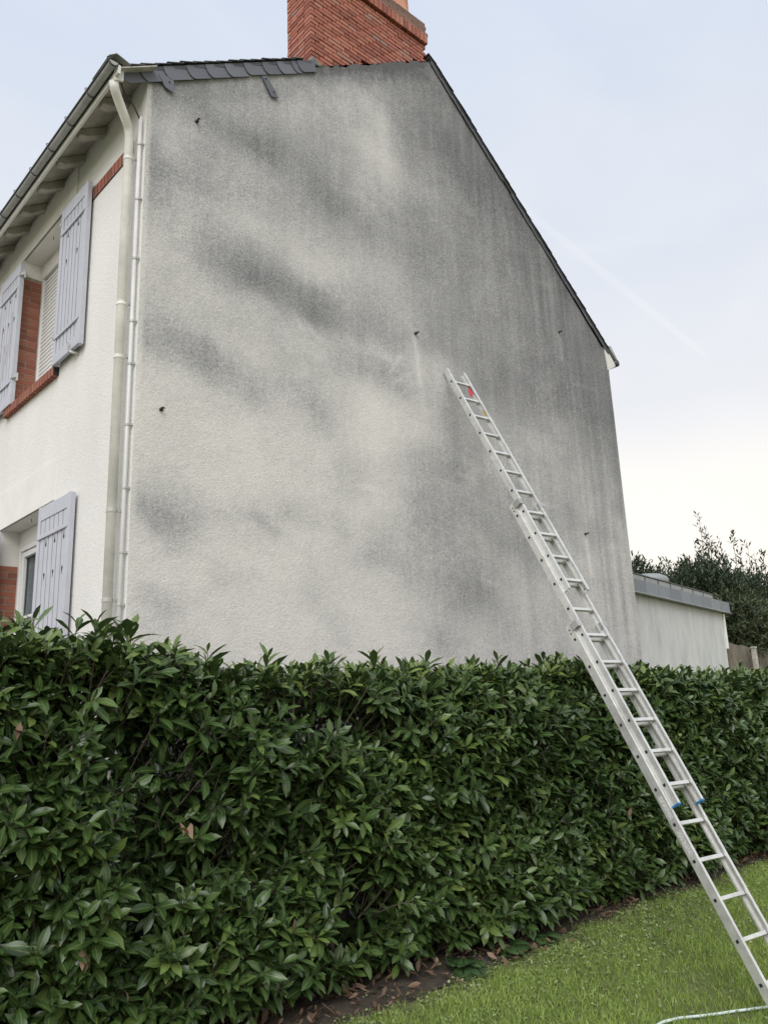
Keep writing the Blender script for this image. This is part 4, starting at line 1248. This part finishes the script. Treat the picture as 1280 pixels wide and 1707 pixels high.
for (nm, a, b, top, bot, wid, sh, v0, dep) in SECT:
    sec = link(nm, rail(top, bot, sh - .012, v0, dep, .024, 1).mesh('rail', M['alu']), ladder); sec.matrix_parent_inverse = LINV
    def ls(name, mb, mat, **kw): return sub(name, mb, mat, sec, **kw)
    ls('rail', rail(top, bot, sh + wid - .012, v0, dep, .024, -1), 'alu')
    vc = v0 + dep / 2
    for k in range(a, b + 1):
        p, q = LP(k, sh - .0105, vc), LP(k, sh + wid - .0135, vc)
        rr = MB().bar(p, q, .026, .026, up=n_)
        ls('rung', rr, 'alu', bevel=.003)
        for (uu, sg) in ((sh - .0135, -1), (sh + wid - .0105, 1)):
            c = LP(k, uu, vc); hs = .0095
            ls('rung_end_shade', MB().prism([c + d_ * hs + n_ * hs, c - d_ * hs + n_ * hs, c - d_ * hs - n_ * hs, c + d_ * hs - n_ * hs], r_ * sg, .002), 'hole')  # dark plate paints the shade of the hollow rung
    if nm == 'middle_section':
        for uu in (sh - .014, sh + wid - .036): 
            mb = MB(); c0 = [LP(17.56, uu + x, v0 + y) for x, y in ((-.002, -.002), (.028, -.002), (.028, dep + .002), (-.002, dep + .002))]; mb.prism(c0, -d_, .014)
            ls('end_cap', mb, 'blue_plastic', bevel=.003)
    if nm == 'lower_section':
        for uu in (sh - .014, sh + wid - .036):
            mb = MB(); c0 = [LP(22.90, uu + x, v0 + y) for x, y in ((-.003, -.003), (.029, -.003), (.029, dep + .003), (-.003, dep + .003))]; mb.prism(c0, -d_, .03); ls('rubber_foot', mb, 'hole', bevel=.004)
    # guide brackets wrapped round the rail tops of the lower two sections
    if nm != 'upper_section':
        for (uu, w2) in ((sh - .018, .036), (sh + wid - .042, .036)):
            mb = MB(); p = LP(top + .10, uu, v0 + dep * .9); 
            c0 = [LP(top + .05, uu + x, v0 + y) for x, y in ((-.003, dep - .01), (w2, dep - .01), (w2, dep + .066), (-.003, dep + .066))]
            mb.prism([c0[0], LP(top + .05, uu + .004, v0 + dep - .01), LP(top + .05, uu + .004, v0 + dep + .066), c0[3]], -d_, .06)
            mb.prism([LP(top + .05, uu - .002, v0 + dep + .060), LP(top + .05, uu + .045, v0 + dep + .060), LP(top + .05, uu + .045, v0 + dep + .066), LP(top + .05, uu - .002, v0 + dep + .066)], -d_, .06)
            ls('guide_bracket', mb, 'zinc', bevel=.002)
        for uu in (sh - .0128, sh + wid - .0115):
            for dd in (.18, .32):
                c = LP(top + dd, uu, v0 + dep * .4); ls('rivet', MB().tube([c - r_ * .003, c + r_ * .004], .006, 8), 'rust_iron')
    else:
        for k in (0,):
            ls('guide_bracket', MB().prism([LP(9.95, sh + wid - .026, v0 + .01), LP(9.95, sh + wid - .026, v0 + .045), LP(10.3, sh + wid - .026, v0 + .045), LP(10.3, sh + wid - .026, v0 + .01)], r_, .004), 'zinc')
    if nm == 'lower_section':
        for (k0, k1) in ((17.2, 17.85), (18.18, 18.85)):
            ls('sticker', MB().prism([LP(k0, sh - .0126, v0 + .016), LP(k0, sh - .0126, v0 + .052), LP(k1, sh - .0126, v0 + .052), LP(k1, sh - .0126, v0 + .016)], -r_, .0006), 'sticker')
    if nm == 'upper_section':
        ls('red_tag', MB().prism([LP(.15, sh + wid - .05, v0 + .012), LP(.15, sh + wid - .018, v0 + .03), LP(.62, sh + wid - .05, v0 + .02), LP(.62, sh + wid - .075, v0 + .008)], n_, .004), 'red_label')
        ls('yellow_sticker', MB().prism([LP(1.45, sh + wid - .017, v0 + .014), LP(1.45, sh + wid - .017, v0 + .045), LP(1.75, sh + wid - .017, v0 + .045), LP(1.75, sh + wid - .017, v0 + .014)], r_, .001), 'yellow_label')

# ================================================================== SHRUBS at the far right
def shrub(name, label, cx, cy, rx, ry, z0, z1, nsh, nl, size, mat, tint, leaders=(), boxy=False, seed=1, spire=0.0):
    g = np.random.default_rng(seed)
    root = empty(name, (cx, cy, .2)); tag(root, label, 'shrub', 'evergreen shrubs beyond the extension')
    inv = Matrix.Translation((-cx, -cy, -.2))
    zc, rz = (z0 + z1) / 2, (z1 - z0) / 2
    p = unit(g.normal(size=(nsh, 3)))
    if boxy: p = np.sign(p) * np.abs(p) ** .45; p = p / np.maximum(1, np.abs(p).max(1, keepdims=True))
    vs = ValueNoise(seed + 5)
    bump = .82 + .42 * (vs.fbm(p[:, 0] * 3 + p[:, 1] * 2 + 9, p[:, 2] * 3 + 4) - .2)
    rr = g.uniform(.55, 1.0, nsh) ** .5 * bump
    B = np.stack([cx + p[:, 0] * rx * rr, cy + p[:, 1] * ry * rr, zc + p[:, 2] * rz * rr], 1)
    S = p * .7 + np.array([0, 0, .55 + spire]) + g.normal(0, .35, (nsh, 3))
    tn = g.normal(tint, .12, nsh)
    if len(leaders):
        LB, LS_, LL = [], [], []
        for (lx, ly, lz, h) in leaders:
            for k in range(int(h / .09)):
                q = k * .09; LB.append((lx + g.normal(0, .035), ly + g.normal(0, .035), lz + q)); LS_.append((g.normal(0, .35), g.normal(0, .35), 1))
        B = np.concatenate([B, np.array(LB)]); S = np.concatenate([S, np.array(LS_)]); tn = np.concatenate([tn, g.normal(tint, .1, len(LB))])
    nA = len(B)
    L = g.uniform(.12, .3, nA)
    Mx, T, sz, Id = shoots(B, S, L, nl, size, 60, 25, .08, g)
    if len(leaders):
        thin = ((Id >= nsh) & (g.random(len(Id)) < .35)); Mx, T, Id = Mx[~thin], T[~thin], Id[~thin]
    tv, tf, rib = leaf_template(.16, .2, .1, rows=3)
    me = scatter('crown', tv, tf, Mx, T, M[mat], {'tint': np.clip(tn[Id] + g.normal(0, .12, len(T)), 0, 1)}, {'rib': rib * 0}, smooth=True)
    o = link('crown', me, root); o.matrix_parent_inverse = inv; o['kind'] = 'stuff'
    for k in range(5):
        a = g.uniform(0, 6.28); e = Vector((cx + .55 * rx * math.cos(a), cy + .55 * ry * math.sin(a), z0 + (z1 - z0) * g.uniform(.5, .85)))
        b = Vector((cx + .12 * math.cos(a), cy + .12 * math.sin(a), .15)); m_ = b.lerp(e, .5) + Vector((g.normal(0, .08), g.normal(0, .08), .2))
        o = MB().tube([b, m_, e], [.06, .045, .015], 8).build('trunk', M['bark'], root, smooth=True); o.matrix_parent_inverse = inv
    for (lx, ly, lz, h) in leaders:
        o = MB().tube([(lx, ly, lz - .5), (lx + .02, ly, lz + h * .5), (lx, ly, lz + h + .05)], [.012, .008, .003], 5).build('upright_stem', M['bark'], root, smooth=True); o.matrix_parent_inverse = inv
    return root
shrub('clipped_shrub', 'dark clipped shrub mass behind the roof vent of the extension', 16.7, 9.7, 2.3, 1.1, 1.2, 5.06, 5200, 6, .11, 'shrub', .26, boxy=True, seed=3)
shrub('tall_shrub', 'tall dark evergreen shrub with thin upright shoots behind the zinc fascia', 19.1, 9.2, 1.5, 1.2, 1.4, 5.25, 4200, 6, .14, 'shrub', .45,
      leaders=[(19.45, 9.3, 4.9, 1.55), (19.5, 9.2, 4.9, 1.0), (19.95, 9.35, 4.8, 1.30), (20.0, 9.2, 4.8, .9), (20.45, 9.3, 4.75, 1.2), (20.4, 9.2, 4.7, .8), (18.85, 9.2, 4.9, .75), (19.2, 9.2, 4.9, .7), (18.2, 9.2, 4.8, .5), (19.7, 9.3, 4.9, .8)], seed=5, spire=.4)
shrub('loose_shrub', 'loose shrub with feathery upright shoots at the right edge above the old wall', 21.6, 9.0, 1.7, 1.3, 1.6, 5.05, 3600, 6, .14, 'shrub', .55,
      leaders=[(21.0, 9.2, 4.7, 1.45), (21.35, 9.2, 4.7, 1.0), (21.85, 9.2, 4.6, 1.4), (22.2, 9.2, 4.6, 1.1), (22.75, 9.2, 4.6, 1.3), (23.1, 9.2, 4.5, 1.0), (22.5, 9.2, 4.5, .9), (21.6, 9.2, 4.6, .8), (23.4, 9.2, 4.4, 1.1)], seed=8, spire=.6)
shrub('olive_shrub', 'lighter olive green bush hanging over the old garden wall', 18.6, 8.3, 1.3, .7, 2.75, 4.3, 900, 6, .12, 'olive_shrub', .5, seed=12)

# ================================================================== LAWN: grass, weeds, leaf litter
vg = ValueNoise(55)
def grass():
    n = 190000
    x = RNG.uniform(2.6, 11.0, n); y = RNG.uniform(1.5, 4.35, n)
    soil = soil_front(x)
    edge = smooth01((soil + .10 + .3 * (vg.fbm(x * 8, y * 8) - .47) - y) / .4)
    patch = .6 * vg.fbm(x * 1.6, y * 1.6) + .4 * vg.fbm(x * 7 + 3, y * 7 + 8)
    keep = RNG.random(n) < (edge * (.30 + 1.6 * np.clip(patch - .22, 0, .6)))
    x, y, patch, edge = x[keep], y[keep], patch[keep], edge[keep]; n = len(x)
    z = ground_z(x, y) + (ValueNoise(3).fbm(x * 1.3, y * 1.3) - .47) * .035 - .004
    h = RNG.uniform(.025, .06, n) * (.55 + .9 * patch) * (.5 + .5 * edge)
    w = RNG.uniform(.0016, .0032, n)
    a = RNG.uniform(0, 6.28, n); lean = RNG.uniform(.2, 1.0, n) * h; la = RNG.uniform(0, 6.28, n)
    s = np.stack([np.cos(a) * w, np.sin(a) * w, np.zeros(n)], 1); ld = np.stack([np.cos(la) * lean, np.sin(la) * lean, np.zeros(n)], 1)
    P = np.stack([x, y, z], 1); up = np.array([0, 0, 1.0])
    V = np.stack([P - s, P + s, P + s * .8 + ld * .35 + up * (h * .6)[:, None], P - s * .8 + ld * .35 + up * (h * .6)[:, None], P + ld + up * h[:, None]], 1)
    V = V.reshape(-1, 3); b = np.arange(n)[:, None] * 5
    F = np.concatenate([b + np.array([[0, 1, 2]]), b + np.array([[0, 2, 3]]), b + np.array([[3, 2, 4]])])
    tint = np.clip(.10 + .75 * patch + RNG.normal(0, .13, n) + (RNG.random(n) > .965) * .35, 0, 1)
    me = array_mesh('grass', V, F, M['grass'], {'tint': np.repeat(tint, 5)})
    tag(link('grass', me), 'short green grass of the lawn', 'grass', kind='stuff')
grass()
def weeds():
    n = 34000
    x = RNG.uniform(2.8, 10.8, n); y = RNG.uniform(2.4, 4.3, n)
    soil = soil_front(x)
    dn = smooth01((y - (soil - 1.0)) / .6) * smooth01((soil + .30 - y) / .45); pt = vg.fbm(x * 3 + 20, y * 3 + 5)
    keep = RNG.random(n) < np.clip(dn * (.35 + 1.6 * np.clip(pt - .3, 0, 1)) + .07, 0, 1); x, y = x[keep], y[keep]; n = len(x)
    z = ground_z(x, y) + (ValueNoise(3).fbm(x * 1.3, y * 1.3) - .47) * .035 + RNG.uniform(.004, .028, n)
    k = 7; ang = np.linspace(0, 2 * np.pi, k, endpoint=False)
    tv = np.array([(0, 0, -.15)] + [(math.cos(t) * .62, math.sin(t) * 1.0, .1 * math.cos(2 * t)) for t in ang]); tf = np.array([(0, 1 + i, 1 + (i + 1) % k) for i in range(k)])
    ax = RNG.normal(0, 1, (n, 3)); ax[:, 2] *= .35; nm = RNG.normal(0, .4, (n, 3)) + np.array([0, 0, 1])
    Fm = frames(ax, nm) * RNG.uniform(.006, .015, n)[:, None, None]
    me = scatter('low_weeds', tv, tf, Fm, np.stack([x, y, z], 1), M['weed'], {'tint': np.clip(RNG.normal(.45, .22, n), 0, 1)}, smooth=True)
    tag(link('low_weeds', me), 'pale green small leaved weeds in the grass along the hedge', 'weeds', kind='stuff')
weeds()
def litter():
    n = 6500
    x = RNG.uniform(2.0, 11.5, n); y = RNG.uniform(3.75, 4.75, n)
    soil = soil_front(x)
    keep = (RNG.random(n) < smooth01((y - soil + .22) / .4)) & (RNG.random(n) < .25 + 1.3 * np.clip(vg.fbm(x * 1.4 + 3, y) - .25, 0, 1)); x, y = x[keep], y[keep]; n = len(x)
    z = ground_z(x, y) + .035 + RNG.uniform(0, .02, n)
    ax = RNG.normal(0, 1, (n, 3)); ax[:, 2] *= .25; nm = RNG.normal(0, .35, (n, 3)) + np.array([0, 0, 1])
    tv, tf, rib = leaf_template(.2, .5, -.3)
    Fm = frames(ax, nm) * RNG.uniform(.03, .085, n)[:, None, None]
    me = scatter('leaf_litter', tv, tf, Fm, np.stack([x, y, z], 1), M['dead_leaf'], {'tint': np.clip(RNG.normal(.35, .25, n), 0, 1)}, {'rib': rib}, smooth=True)
    tag(link('leaf_litter', me), 'brown fallen leaves on the soil under the hedge', 'leaf litter', kind='stuff')
litter()
for (x, y, s, rz, lab) in ((7.02, 4.0, .09, .6, 'tan fallen leaf on the grass left of the ladder rails'), (6.2, 3.62, .07, 2.0, 'small curled tan leaf in the grass below the ladder'), (4.92, 3.93, .06, 1.1, 'single brown leaf on the lawn near the ferns')):
    o = bpy.data.objects.new('fallen_leaf', dl); COL.objects.link(o); o.location = (x, y, float(ground_z(x, y)) + .045); o.rotation_euler = (.2, .3, rz); o.scale = (s, s, s)
    tag(o, lab, 'leaf', 'single fallen leaves on the lawn')

# ferns at the foot of the hedge
def fern(x, y, n, size, label, seed):
    g = random.Random(seed)
    z = float(ground_z(x, y)) + .02
    root = empty('fern', (x, y, z)); tag(root, label, 'fern', 'ferns under the hedge')
    tv, tf, rib = leaf_template(.2, .1, .2, rows=3)
    for k in range(n):
        a = -math.pi / 2 + g.uniform(-1.5, 1.5); L = size * g.uniform(.7, 1.1); el = g.uniform(.45, 1.0)
        Ms, Ts = [], []
        for j in range(1, 15):
            t = j / 14
            p = np.array([math.cos(a) * math.cos(el) * L * t, math.sin(a) * math.cos(el) * L * t, math.sin(el) * L * t - .55 * L * t * t])
            dv = unit(np.array([[math.cos(a) * math.cos(el), math.sin(a) * math.cos(el), math.sin(el) - 1.1 * t]]))[0]
            sd = unit(np.cross(dv, [0, 0, 1.0])[None])[0]; nm = np.cross(sd, dv)
            ln = L * .34 * math.sin(math.pi * min(1, .12 + .88 * (1 - t))) * (.6 + .4 * min(1, t * 4))
            for s_ in (-1, 1):
                ax = sd * s_ * .9 + dv * .35; Ms.append(frames(ax[None], nm[None])[0] * max(ln, .012)); Ts.append(p)
        me = scatter('frond', tv, tf, np.array(Ms), np.array(Ts), M['fern'], {'tint': np.array([g.uniform(.2, .9)] * len(Ts))}, {'rib': rib * 0}, smooth=True)
        link('frond', me, root)
fern(4.34, 4.10, 9, .26, 'fern with feathery fronds at the hedge foot, nearest the camera', 1)
fern(4.80, 4.12, 8, .24, 'middle one of the ferns at the hedge foot', 2)
fern(5.20, 4.12, 7, .20, 'small fern at the hedge foot, farthest towards the ladder', 3)

# garden hose in the grass
hp_ = [(4.0, 2.62), (4.25, 2.76), (4.45, 2.86), (4.62, 2.905), (4.76, 2.905), (4.90, 2.875), (5.06, 2.81), (5.27, 2.72), (5.48, 2.60), (5.75, 2.46), (6.1, 2.36), (6.6, 2.2), (7.2, 1.9)]
pts = []
for i in range(len(hp_) - 1):
    for t in (0, .33, .66):
        x = hp_[i][0] * (1 - t) + hp_[i + 1][0] * t; y = hp_[i][1] * (1 - t) + hp_[i + 1][1] * t
        dz = -.008 if i < 3 else 0.0
        pts.append((x, y, float(ground_z(x, y)) + .020 + dz + .005 * math.sin(7 * x)))
o = MB().tube(pts, .0085, 10).build('garden_hose', M['hose'], smooth=True); tag(o, 'pale turquoise garden hose lying in the grass at the lower right', 'hose')

# faint contrail high in the sky: a long thin cylinder of scattering ice haze
cm = bpy.data.materials.new('ice_haze'); cm.use_nodes = True
ct = cm.node_tree
for nd in list(ct.nodes):
    if nd.type != 'OUTPUT_MATERIAL': ct.nodes.remove(nd)
vsn = ct.nodes.new('ShaderNodeVolumeScatter'); vsn.inputs['Density'].default_value = .0009; vsn.inputs['Color'].default_value = (1, 1, 1, 1)
ct.links.new(vsn.outputs[0], ct.nodes['Material Output'].inputs['Volume'])
ca = Vector((0.6758, 0.4816, 0.5580)); cb = Vector((0.8396, 0.3776, 0.3904))
pa = ca * (3000 / ca.z); pb = cb * (3000 / cb.z)
dv = pb - pa
o = MB().tube([pa - dv * .12, pa, pa + dv * .5, pb, pb + dv * .1], [10, 26, 34, 30, 12], 14).build('contrail', cm, smooth=True)
tag(o, 'faint white contrail streak in the sky right of the roof', 'contrail')
